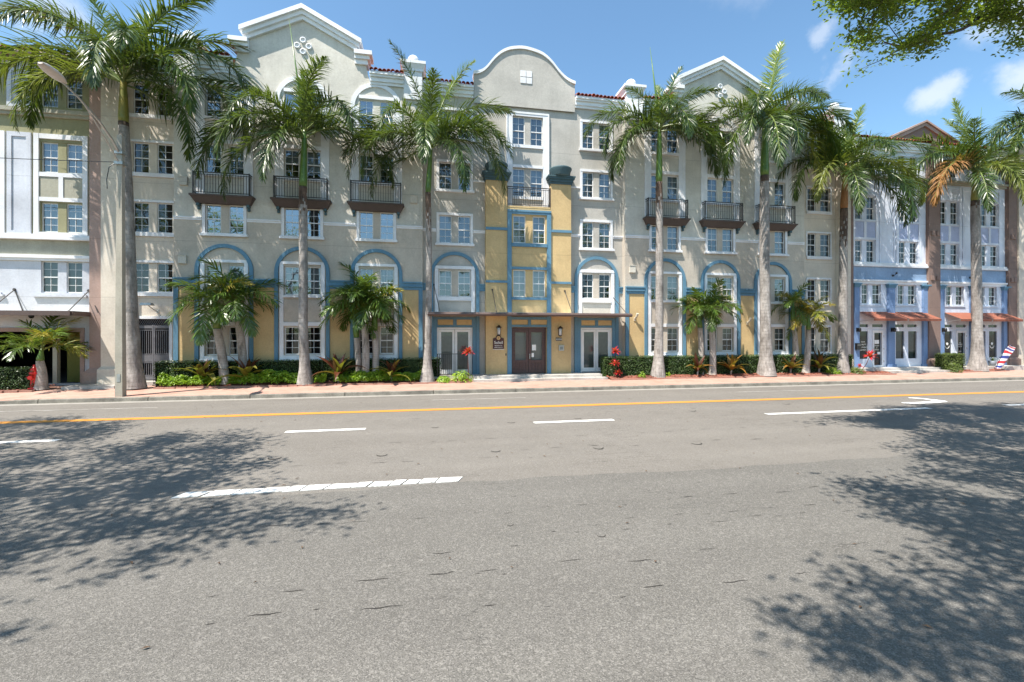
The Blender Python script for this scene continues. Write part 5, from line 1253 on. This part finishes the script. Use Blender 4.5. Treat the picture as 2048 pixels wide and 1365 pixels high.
# slim palms in the beds
SC = {'a': (78, 25), 'b': (62, -20), 'c': (42, -60), 'd': (15, -75), 'e': (-20, -85)}
def slim_frond(cls, var, mat):
    e0, e1 = SC[cls]
    return frond_mesh(('s' + cls, var), e0, e1, 1.0, ord(cls) * 5 + var, .33, 32, .0135, .75, mat, .14, .9, 1.0)
def slim_palm(label, Y, trunk_px, r0, r1, shaft_px, flen, seed, yel=.15, base_z=.32, n=15, group='slim ringed palms in the planting beds', cls='abbccbcdcdcdeeb', azs=None):
    pts = [Vector((XW(x, Y), Y, ZW(x, y, Y))) for x, y in trunk_px]; pts[0].z = base_z
    t = thing('slim_palm', label, 'palm tree', pts[0], group)
    k = 8; path = [tuple(pts[0].lerp(pts[-1], i / k) + Vector((.05 * sin(i / k * pi), 0, 0))) for i in range(k + 1)]
    palm_trunk(path, [r0 * 1.18] + [r0 + (r1 - r0) * i / k for i in range(1, k + 1)], 14, .05, seed).obj('trunk', M['trunk_s'], t, True)
    hd = Vector((XW(shaft_px[0], Y), Y, ZW(shaft_px[0], shaft_px[1], Y))); top = pts[-1]
    MB().tube([tuple(top), tuple(top.lerp(hd, .25)), tuple(top.lerp(hd, .7)), tuple(hd), tuple(hd + (hd - top) * .35)], [r1 * .95, r1 * 1.02, r1 * .7, r1 * .5, r1 * .2], 12).obj('crownshaft', M['shaft'], t, True)
    r = random.Random(seed)
    for i in range(n):
        c = cls[i % len(cls)]; mt = 'slim_yel' if r.random() < yel else 'slim'
        az = (i * 137.5 + seed * 31) % 360 if azs is None else azs[i % len(azs)]
        inst(slim_frond(c, r.randrange(2), mt), 'frond', hd, t, (r.uniform(-.2, .2), 0, radians(az)), flen * r.uniform(.85, 1.1))
    return t
slim_palm('stubby young palm with splayed fronds beside the garage entrance', 22.6, [(80, 777), (80, 722)], .25, .13, (83, 703), 2.0, 1, .35, .25, 12, None, 'aabbbcbcccb')
slim_palm('slim palm with a thicker smooth trunk, left of the pair at the first arch', 22.75, [(450, 770), (434, 658)], .21, .17, (430, 605), 2.35, 2, .05)
slim_palm('slim palm with a scarred trunk, right of the pair at the first arch', 22.95, [(487, 764), (477, 642)], .19, .165, (478, 600), 2.2, 3, .12, cls='abbcdcbcdcdeeb')
slim_palm('left trunk of the three slim palms in one clump', 23.0, [(717, 752), (713, 676)], .16, .14, (709, 622), 2.0, 4, .05)
slim_palm('middle and tallest trunk of the three slim palms in one clump', 22.8, [(730, 752), (729, 648)], .19, .16, (727, 596), 2.15, 5, .05)
slim_palm('right trunk of the three slim palms in one clump', 23.0, [(750, 750), (749, 662)], .17, .15, (750, 612), 2.0, 6, .05)
slim_palm('slim palm behind a leaning mate, with a frond hanging left, right wing', 23.1, [(1402, 750), (1400, 656)], .17, .14, (1398, 622), 1.9, 7, .05)
slim_palm('slim palm with a pale smooth foot in front of its mate, right wing', 22.8, [(1425, 753), (1423, 652)], .19, .155, (1424, 617), 1.9, 8, .15)
slim_palm('slim palm with yellowish fronds right of the thick royal palm', 23.1, [(1594, 744), (1586, 642)], .16, .13, (1586, 610), 1.75, 9, .4)
slim_palm('shorter slim palm with golden fronds by the right corner of the wing', 22.8, [(1611, 745), (1617, 660)], .20, .13, (1617, 634), 1.8, 10, .6)

# ---------------------------------------------------------------- broad leaved bed plants
M['ti_red'] = leafmat('ti_leaf_maroon', (.05, .014, .012), (.13, .03, .018), .4, 3, .2, .5, (.16, .13, .02))
M['ti_mix'] = leafmat('ti_leaf_olive', (.06, .065, .012), (.22, .20, .03), .4, 2, .25, .5, (.30, .16, .04))
M['ti_org'] = leafmat('ti_leaf_orange', (.10, .09, .015), (.38, .15, .03), .42, 2.5, .25, .4, (.16, .05, .02))
M['ti_hot'] = leafmat('ti_leaf_scarlet', (.40, .008, .02), (.75, .03, .06), .4, 3, .25, .4)
def blade_mesh(key, e0, e1, wid, mat, fold=.3):
    def f():
        g = MB(); n = 7; p = Vector((0, 0, 0)); rows = []
        for i in range(n + 1):
            t = i / n; e = radians(e0 + (e1 - e0) * t ** 1.2); d = Vector((cos(e), 0, sin(e))); u = Vector((-sin(e), 0, cos(e)))
            w = wid * (math.sin(pi * (.12 + .88 * t) ** .8) if t < .999 else 0) * (.6 if i == 0 else 1)
            rows.append((p + Vector((0, -w, 0)) + u * w * fold, p.copy(), p + Vector((0, w, 0)) + u * w * fold)); p = p + d / n
        for a, c in zip(rows, rows[1:]):
            g.poly([a[0], a[1], c[1], c[0]]); g.poly([a[1], a[2], c[2], c[1]])
        return g.mesh('leaf', M[mat], True)
    return cached(('blade', key, mat), f)
PR = random.Random(77)
def ti_plant(label, x, ybase, hpx, wpx, Y, mats, n=16, group='variegated ti plants in the beds', seed=0):
    X0 = XW(x, Y); s = depth((X0, Y)) / F; H, Wd = hpx * s, wpx * s / 2
    z0 = .32
    t = thing('ti_plant', label, 'plant', (X0, Y, z0), group)
    st_ = max(.12, H * .25)
    MB().tube([(X0, Y, z0 - .03), (X0 + .02, Y, z0 + st_)], [.05, .04], 8).obj('stem', M['trunk_s'], t, True)
    r = random.Random(seed)
    for i in range(n):
        f = i / (n - 1)                                   # 0 = inner upright, 1 = outer drooping
        e0 = 86 - 58 * f + r.uniform(-8, 8); e1 = e0 - 25 - 75 * f + r.uniform(-12, 12)
        L = (H - st_) * 1.12 * (1 - f) + Wd * 1.3 * f; L = max(.3, L * r.uniform(.85, 1.1))
        mt = mats[0] if f < .35 else (mats[1] if r.random() < .75 else mats[0])
        b_ = blade_mesh((round(e0 / 12), round(e1 / 15)), round(e0 / 12) * 12, round(e1 / 15) * 15, .105, mt)
        inst(b_, 'leaf', (X0, Y, z0 + st_ * r.uniform(.6, 1.05)), t, (r.uniform(-.3, .3), 0, radians(i * 137.5 + seed * 50)), (L, L * r.uniform(.8, 1.15), L))
ti_plant('maroon hearted ti plant with olive outer leaves, leftmost in the bed', 405, 755, 52, 112, 22.75, ('ti_red', 'ti_mix'), 17, seed=1)
ti_plant('ti plant with wide arching leaves beside the scarred slim palm', 492, 752, 52, 122, 22.65, ('ti_red', 'ti_mix'), 17, seed=2)
ti_plant('ti plant with curling dark tips right of the spear leaf palm', 677, 750, 60, 100, 22.6, ('ti_red', 'ti_mix'), 17, seed=3)
ti_plant('low wide ti plant at the foot of the three slim palms', 783, 748, 44, 92, 22.6, ('ti_red', 'ti_mix'), 16, seed=4)
ti_plant('orange leaved ti plant in front of the hedge beside the paired slim palms', 1395, 752, 42, 60, 22.7, ('ti_red', 'ti_org'), 15, seed=5)
ti_plant('spidery orange ti plant alone before the hedge', 1462, 752, 44, 66, 22.6, ('ti_org', 'ti_org'), 14, seed=6)
ti_plant('slender orange ti plant right of the thick royal palm', 1581, 745, 44, 56, 22.7, ('ti_red', 'ti_org'), 14, seed=7)
ti_plant('dark maroon ti plant left of the brown shafted palm', 1638, 744, 50, 62, 22.7, ('ti_red', 'ti_mix'), 16, seed=8)
def red_rosette(parent, x, y, Y, rpx, n=26, seed=0):
    s = depth((XW(x, Y), Y)) / F; R_ = rpx * s; X0, Z0 = XW(x, Y), ZW(x, y, Y)
    r = random.Random(seed)
    for i in range(n):
        f = i / n; e0 = 80 - 95 * f; b_ = blade_mesh((round(e0 / 12), 'r'), round(e0 / 12) * 12, round(e0 / 12) * 12 - 35, .15, 'ti_hot')
        inst(b_, 'leaf', (X0, Y, Z0 - R_ * .25), parent, (r.uniform(-.3, .3), 0, radians(i * 137.5)), R_ * r.uniform(1.0, 1.45))
t = thing('ti_plant', 'single scarlet rosette on a bare stem by the left railing', 'plant', (XW(937, 22.6), 22.6, .35)); MB().tube([(XW(937, 22.6), 22.6, .3), (XW(936, 22.6), 22.6, ZW(936, 706, 22.6))], [.025, .02], 6).obj('stem', M['ti_red'], t); red_rosette(t, 936, 703, 22.6, 12, 30, 1)
t = thing('ti_plant', 'scarlet plant of three stacked rosettes at the left end of the long hedge', 'plant', (XW(1232, 22.45), 22.45, .35)); MB().tube([(XW(1233, 22.45), 22.45, .3), (XW(1231, 22.45), 22.45, ZW(1231, 705, 22.45))], [.025, .02], 6).obj('stem', M['ti_red'], t)
for k, (x, y, r_) in enumerate(((1230, 702, 10), (1231, 726, 10), (1235, 745, 9))): red_rosette(t, x, y, 22.45, r_, 24, k + 2)
t = thing('ti_plant', 'leaning scarlet rosette on a curved stem in front of the shop door', 'plant', (XW(1722, 22.6), 22.6, .3)); MB().tube([(XW(1720, 22.6), 22.6, .3), (XW(1733, 22.6), 22.6, ZW(1733, 728, 22.6)), (XW(1739, 22.6), 22.6, ZW(1739, 714, 22.6))], [.02, .018, .015], 6).obj('stem', M['ti_red'], t); red_rosette(t, 1740, 711, 22.6, 12, 22, 6); red_rosette(t, 1720, 732, 22.6, 7, 14, 7)

# leaf clumps: hedges, low shrubs, ground cover
M['hedge'] = leafmat('hedge_leaf', (.026, .055, .014), (.08, .135, .028), .36, 4, .15, .5, (.16, .21, .05))
M['hedge_y'] = leafmat('hedge_leaf_bright', (.04, .07, .012), (.13, .17, .03), .42, 4, .2, .4)
M['lime'] = leafmat('ground_cover_leaf', (.14, .26, .018), (.34, .50, .03), .38, 3, .4, .5, (.46, .52, .07))
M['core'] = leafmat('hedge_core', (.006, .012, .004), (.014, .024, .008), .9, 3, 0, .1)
def leafquad(g, p, nrm, l, w, r):
    nrm = nrm.normalized(); u = nrm.orthogonal().normalized(); a = r.uniform(0, 2 * pi); u = (u * cos(a) + nrm.cross(u) * sin(a)); v = nrm.cross(u)
    g.poly([p - u * l, p - v * w + nrm * w * .3, p + u * l, p + v * w + nrm * w * .3])
def hedge(label, x0, x1, ytop, Y0, Y1, zb, mat='hedge', dens=420, seed=0, group='clipped box hedges', lf=.030):
    """x0, x1, ytop are read on the front face"""
    XA_, XB_ = XW(x0, Y0), XW(x1, Y0); Z1 = ZW((x0 + x1) / 2, ytop, Y0)
    t = thing('hedge', label, 'hedge', ((XA_ + XB_) / 2, (Y0 + Y1) / 2, zb), group)
    MB().box(XA_ + .06, XB_ - .06, Y0 + .07, Y1 - .05, zb - .05, Z1 - .07).obj('dark_core_stems', M['core'], t)  # solid dark filler box; the shade inside the hedge is in its colour
    r = random.Random(seed); g = MB()
    faces = [('f', (XB_ - XA_) * (Z1 - zb)), ('t', (XB_ - XA_) * (Y1 - Y0)), ('l', (Y1 - Y0) * (Z1 - zb)), ('r', (Y1 - Y0) * (Z1 - zb))]
    for nm, ar in faces:
        for k in range(int(ar * dens)):
            a, c, dp = r.random(), r.random(), r.uniform(-.03, .07)
            wv = .035 * mnoise.noise((a * (XB_ - XA_) * 2, c * 3, seed))
            if nm == 'f': p = Vector((XA_ + a * (XB_ - XA_), Y0 + dp + wv, zb + c * (Z1 - zb))); n_ = Vector((0, -1, .3))
            elif nm == 't': p = Vector((XA_ + a * (XB_ - XA_), Y0 + c * (Y1 - Y0), Z1 - dp + wv)); n_ = Vector((0, -.2, 1))
            elif nm == 'l': p = Vector((XA_ + dp + wv, Y0 + a * (Y1 - Y0), zb + c * (Z1 - zb))); n_ = Vector((-1, 0, .3))
            else: p = Vector((XB_ - dp + wv, Y0 + a * (Y1 - Y0), zb + c * (Z1 - zb))); n_ = Vector((1, 0, .3))
            n_ = n_ + Vector((r.uniform(-.8, .8), r.uniform(-.8, .8), r.uniform(-.6, .8)))
            l = lf * r.uniform(.7, 1.3); leafquad(g, p, n_, l, l * .55, r)
    g.obj('foliage', M[mat], t)
hedge('clipped hedge behind the red hydrant at the left edge', -70, 66, 737, 22.35, 23.0, .25, 'hedge', 520, 1)
hedge('clipped hedge before the iron gate, right of the largest palm', 306, 386, 724, 22.75, 23.4, .28, 'hedge', 520, 2)
hedge('dark hedge behind the lime ground cover, between the first two arches', 390, 640, 722, 23.0, 23.5, .3, 'hedge', 380, 3)
hedge('dark hedge behind the three slim palms, ending at the railing', 642, 881, 718, 22.95, 23.45, .3, 'hedge', 420, 4)
hedge('longest clipped hedge, right of the entrance steps', 1208, 1690, 712, 22.85, 23.5, .3, 'hedge', 520, 5)
hedge('small dark hedge end beside the brown shafted palm', 1694, 1708, 710, 22.95, 23.5, .3, 'hedge', 520, 6)
hedge('small bright cube shaped hedge in front of the barber shop', 1890, 1931, 708, 22.75, 23.4, .3, 'hedge_y', 620, 7)
def shrub(label, x, ytop, wpx, Y, seed=0, mat='lime', group='low lime green shrubs', name='shrub', n=420):
    X0 = XW(x, Y); s = depth((X0, Y)) / F; R_ = wpx * s / 2; zb = .28; H = ZW(x, ytop, Y) - zb
    t = thing(name, label, 'shrub', (X0, Y, zb), group); r = random.Random(seed)
    g = MB()
    for k in range(7): a = k * .9; g.tube([(X0, Y, zb - .02), (X0 + R_ * .6 * cos(a), Y + R_ * .4 * sin(a), zb + H * .75)], [.012, .005], 4)
    g.obj('dark_core_stems', M['core'], t)
    g = MB()
    for k in range(n):
        a = r.uniform(0, 2 * pi); e = math.asin(r.uniform(-.1, 1)); q = r.uniform(.55, 1.05)
        d = Vector((cos(a) * cos(e) * R_, sin(a) * cos(e) * min(R_, .45), sin(e) * H)) * q
        p = Vector((X0, Y, zb)) + d; nn = Vector((d.x / R_, d.y / R_ - .4, .7)) + Vector((r.uniform(-.6, .6), r.uniform(-.6, .6), r.uniform(-.3, .5)))
        l = r.uniform(.035, .075); leafquad(g, p, nn, l, l * .42, r)
    g.obj('foliage', M[mat], t)
shrub('rounded lime shrub at the left corner of the entrance steps', 922, 742, 50, 22.55, 1)
shrub('small lime shrub right of the palm left of the entrance', 888, 752, 28, 22.5, 2)
shrub('little lime sprig alone in the mulch before the long hedge', 1284, 743, 16, 22.5, 3, n=90)
shrub('tiny lime sprig right of the tall spear palm', 1335, 743, 12, 22.6, 4, n=60)
shrub('green shrub at the foot of the dark maroon ti plant', 1665, 735, 36, 22.6, 5)
shrub('yellow green shrub below the leaning scarlet rosette', 1713, 734, 28, 22.5, 6, 'hedge_y')
shrub('soft green shrub in front of the small cube hedge', 1908, 726, 26, 22.55, 7, 'hedge_y')
def ground_cover(x0, x1, Y0, Y1, zt, seed, label, n):
    XA_, XB_ = XW(x0, Y0), XW(x1, Y0); r = random.Random(seed); g = MB()
    for k in range(n):
        x, y = r.uniform(XA_, XB_), Y0 + (Y1 - Y0) * r.random()
        h = zt * (.55 + .55 * (mnoise.noise((x * 1.7, y * 1.7, seed)) + .5)); h = max(.12, h) * r.uniform(.25, 1.0) * min(1, (y - Y0) / .25 + .45)
        p = Vector((x, y, .3 + h)); nn = Vector((r.uniform(-.9, .9), r.uniform(-1.2, .3), r.uniform(.2, 1.1))); l = r.uniform(.045, .095); leafquad(g, p, nn, l, l * .36, r)
    g.obj('ground_cover', M['lime'], None, kind='stuff')
ground_cover(312, 440, 22.38, 23.0, .50, 1, '', 2600); ground_cover(455, 596, 22.38, 23.0, .62, 2, '', 3600); ground_cover(628, 650, 22.5, 22.9, .40, 3, '', 300); ground_cover(668, 770, 22.36, 23.0, .66, 4, '', 3400); ground_cover(770, 842, 22.45, 22.95, .50, 5, '', 1300)
# pots by the barber shop
def pot(x, Y, r_, h, label, grass=False):
    X0 = XW(x, Y); t = thing('plant_pot', label, 'plant pot', (X0, Y, .50)); MB().lathe([(r_ * .65, 0), (r_ * .9, h * .5), (r_, h), (r_ * .88, h), (r_ * .8, h * .85)], (X0, Y, .5), 16).obj('pot', M['pot'], t, True)
    rr = random.Random(int(x)); 
    for i in range(16): inst(blade_mesh(('g', i % 4), 80 - 12 * (i % 4), 40 - 25 * (i % 4), .06, 'slim'), 'leaf', (X0, Y, .5 + h * .85), t, (0, 0, radians(i * 137)), .42 * rr.uniform(.7, 1.1))
pot(1985, 23.4, .22, .34, 'grey pot with grassy leaves by the barber shop window'); pot(2001, 23.3, .2, .30, 'low grey pot beside the striped flag')

# ---------------------------------------------------------------- shade trees over the road (their crowns cast the shade; one branch hangs into view)
M['tree_leaf'] = leafmat('shade_tree_leaf', (.09, .15, .018), (.24, .32, .038), .45, 2.2, .55, .4, (.34, .38, .06))
M['bark'] = trunkmat('shade_tree_bark', (.06, .05, .04), (.12, .10, .085), (.18, .16, .14), .5)
SXY = Vector((SUN.x / SUN.z, SUN.y / SUN.z))             # horizontal offset towards the sun per metre of height
def inpoly(x, y, P):
    c = False; j = len(P) - 1
    for i in range(len(P)):
        if (P[i][1] > y) != (P[j][1] > y) and x < (P[j][0] - P[i][0]) * (y - P[i][1]) / (P[j][1] - P[i][1]) + P[i][0]: c = not c
        j = i
    return c
def lift(gx, gy, extra, zmin):
    """height on the sun ray through a ground point that stays above the top of the view"""
    z = zmin
    for _ in range(12):
        d = (gy + SXY.y * z) * CP + (gx + SXY.x * z) * SP
        lim = CAMH + max(d, 0) * HZ / F + .75
        if z < lim: z = lim
    return z + extra
def shade_points(polys, dens, r, zmin, hole=.0):
    pts = []
    for P in polys:
        gp = [GW(x, y) for x, y in P]
        xs = [p[0] for p in gp]; ys = [p[1] for p in gp]
        n = int((max(xs) - min(xs)) * (max(ys) - min(ys)) * dens)
        for k in range(n):
            x, y = r.uniform(min(xs), max(xs)), r.uniform(min(ys), max(ys))
            if not inpoly(x, y, gp): continue
            if mnoise.noise((x * .85, y * .85, 3.3)) + .5 * mnoise.noise((x * 2.6, y * 2.6, 9.1)) < hole: continue
            z = lift(x, y, r.uniform(0, 1.3), zmin)
            pts.append(Vector((x + SXY.x * z, y + SXY.y * z, z)))
    return pts
def spray(g, c, r, n, rad, l0=.055):
    """clump of small leaves round a twig end"""
    for k in range(n):
        d = Vector((r.gauss(0, 1), r.gauss(0, 1), r.gauss(0, .55))) * rad * .5
        nn = Vector((r.uniform(-.7, .7), r.uniform(-.7, .7), 1)); l = l0 * r.uniform(.7, 1.3); leafquad(g, c + d, nn, l, l * .42, r)
def limb(g, a, b, r0, r1, r, bend=.3, n=7):
    pts = []; mid = Vector((r.uniform(-1, 1), r.uniform(-1, 1), r.uniform(0, 1))) * bend * (b - a).length * .25
    for i in range(n + 1): t = i / n; pts.append(tuple(a.lerp(b, t) + mid * sin(pi * t) + Vector((r.uniform(-1, 1), r.uniform(-1, 1), r.uniform(-1, 1))) * .03 * (b - a).length * (0 < i < n)))
    g.tube(pts, [r0 + (r1 - r0) * i / n for i in range(n + 1)], 6)
    return [Vector(p) for p in pts]
def shade_tree(label, base, fork, polys, dens, zmin, seed, hole, vis=(), extra_pts=(), nleaf=60):
    r = random.Random(seed); base, fork = Vector(base), Vector(fork)
    t = thing('shade_tree', label, 'tree', base, None)
    g = MB(); g.tube([tuple(base), tuple(base.lerp(fork, .12)), tuple(base.lerp(fork, .5) + Vector((.1, .05, 0))), tuple(fork)], [.55, .36, .30, .27], 12); g.obj('trunk', M['bark'], t, True)
    pts = shade_points(polys, dens, r, zmin, hole) + list(extra_pts)
    vset = {(p.x, p.y, p.z) for p in extra_pts}
    # main limbs by coarse clustering of the twig ends
    k = max(6, min(22, len(pts) // 26)); cs = r.sample(pts, k)
    for _ in range(6):
        gr = [[] for _ in cs]
        for p in pts: gr[min(range(k), key=lambda i: (p - cs[i]).length_squared)].append(p)
        cs = [sum(q, Vector()) / len(q) if q else cs[i] for i, q in enumerate(gr)]
    g = MB(); lf = MB()
    ends = {}                                            # each limb grows from the nearest limb end closer to the fork
    for i in sorted(range(k), key=lambda j: (cs[j] - fork).length):
        q = gr[i]
        if not q: continue
        end = cs[i] + Vector((0, 0, -.15)); start = min(list(ends.values()) or [fork], key=lambda v: (v - end).length); ends[i] = end; L = (end - start).length
        ps = limb(g, start, end, max(.045, .010 * L + .03), .028, r, .5, 10)
        for p in q:
            a = min(ps[4:], key=lambda v: (v - p).length_squared)
            tw = limb(g, a, p, .016, .004, r, .35, 4)
            e_ = (p.x, p.y, p.z) in vset
            if e_: spray(lf, p, r, 40, .38, .064); spray(lf, tw[3], r, 12, .22, .06)
            else: spray(lf, p, r, nleaf, .52, .075); spray(lf, tw[3], r, nleaf // 3, .34, .07)
    for c, n_, rad in vis: spray(lf, c, r, n_, rad, .062)
    g.obj('branches', M['bark'], t, True); lf.obj('crown', M['tree_leaf'], t)
    return t
LP = [[(-260, 870), (60, 868), (190, 842), (330, 868), (420, 857), (520, 862), (545, 884), (480, 900), (560, 930), (545, 965), (400, 975), (390, 1000), (620, 998), (690, 1030), (560, 1060), (500, 1090), (330, 1080), (330, 1130), (310, 1160), (230, 1180), (60, 1230), (-260, 1330)],
      [(-400, 838), (0, 838), (160, 834), (260, 846), (60, 866), (-400, 900)], [(-500, 900), (-100, 900), (-100, 1365), (-700, 1365)]]
shade_tree('shade tree at the left, seen only by the shade on the road', (-15.5, -6.6, -.05), (-14.8, -5.8, 5.4), LP, 6.6, 8.6, 5, -.20, nleaf=46)
# visible hanging branch at the top right
vr = random.Random(9); vis = []; ext = []
VP = [[(1650, -60), (1790, -60), (2200, -60), (2200, 120), (2030, 88), (1990, 60), (1952, 40), (1900, 70), (1880, 96), (1840, 118), (1800, 140), (1775, 150), (1778, 128), (1800, 100), (1768, 80), (1740, 104), (1712, 146), (1708, 120), (1722, 100), (1704, 70), (1725, 40), (1690, 22), (1650, 0)]]
while len(ext) < 330:
    x, y = vr.uniform(1640, 2200), vr.uniform(-60, 150)
    if not inpoly(x, y, VP[0]): continue
    if mnoise.noise((x * .022, y * .032, 1.7)) < -.13: continue
    z = 10.2 + vr.uniform(-.9, .9); rz = (HZ - y) / F; t_ = (x - CX) / F; zz = 7.6 / max(.4, rz) * vr.uniform(.93, 1.07)
    rr_ = t_ * zz; ext.append(Vector((rr_ * CP + zz * SP, -rr_ * SP + zz * CP, CAMH + rz * zz)))
RP = [[(1610, 852), (1760, 818), (1900, 808), (2300, 806), (2700, 840), (2700, 1420), (2050, 1420), (1900, 1365), (1840, 1330), (1720, 1320), (1590, 1262), (1600, 1245), (1700, 1262), (1780, 1250), (1690, 1185), (1680, 1165), (1800, 1160), (1900, 1190), (1820, 1120), (1790, 1085), (1830, 1050), (1780, 1020), (1700, 985), (1700, 965), (1860, 950), (1830, 915), (1770, 880), (1740, 862)]]
shade_tree('shade tree at the right whose leafy branch hangs into the sky', (17.5, -2.5, -.05), (17.0, -1.6, 5.6), RP, 7.2, 9.0, 6, -.30, (), ext, nleaf=52)
# unseen row of trees added behind the camera so the panes reflect something dark
g = MB(); r = random.Random(40)
for x, y, h, R_ in ((-26, -9, 9, 3.6), (-15, -12, 8, 3.4), (-3, -12, 9, 3.6), (7, -11, 8, 3.3), (27, -10, 9, 3.7), (38, -9, 9, 3.6), (52, -10, 9, 4)):
    g.tube([(x, y, -.05), (x + .1, y, h * .3), (x, y, h * .62)], [.3, .22, .12], 8)
    for k in range(900):
        d = Vector((r.gauss(0, 1), r.gauss(0, 1), r.gauss(0, .75))); d = d.normalized() * R_ * r.random() ** .45
        leafquad(g, Vector((x, y, h * .72)) + d, Vector((r.uniform(-1, 1), r.uniform(-1, 1), r.uniform(-.2, 1))), r.uniform(.22, .4), r.uniform(.14, .22), r)
g.obj('unseen_treeline', M['tree_leaf'], None, kind='stuff')
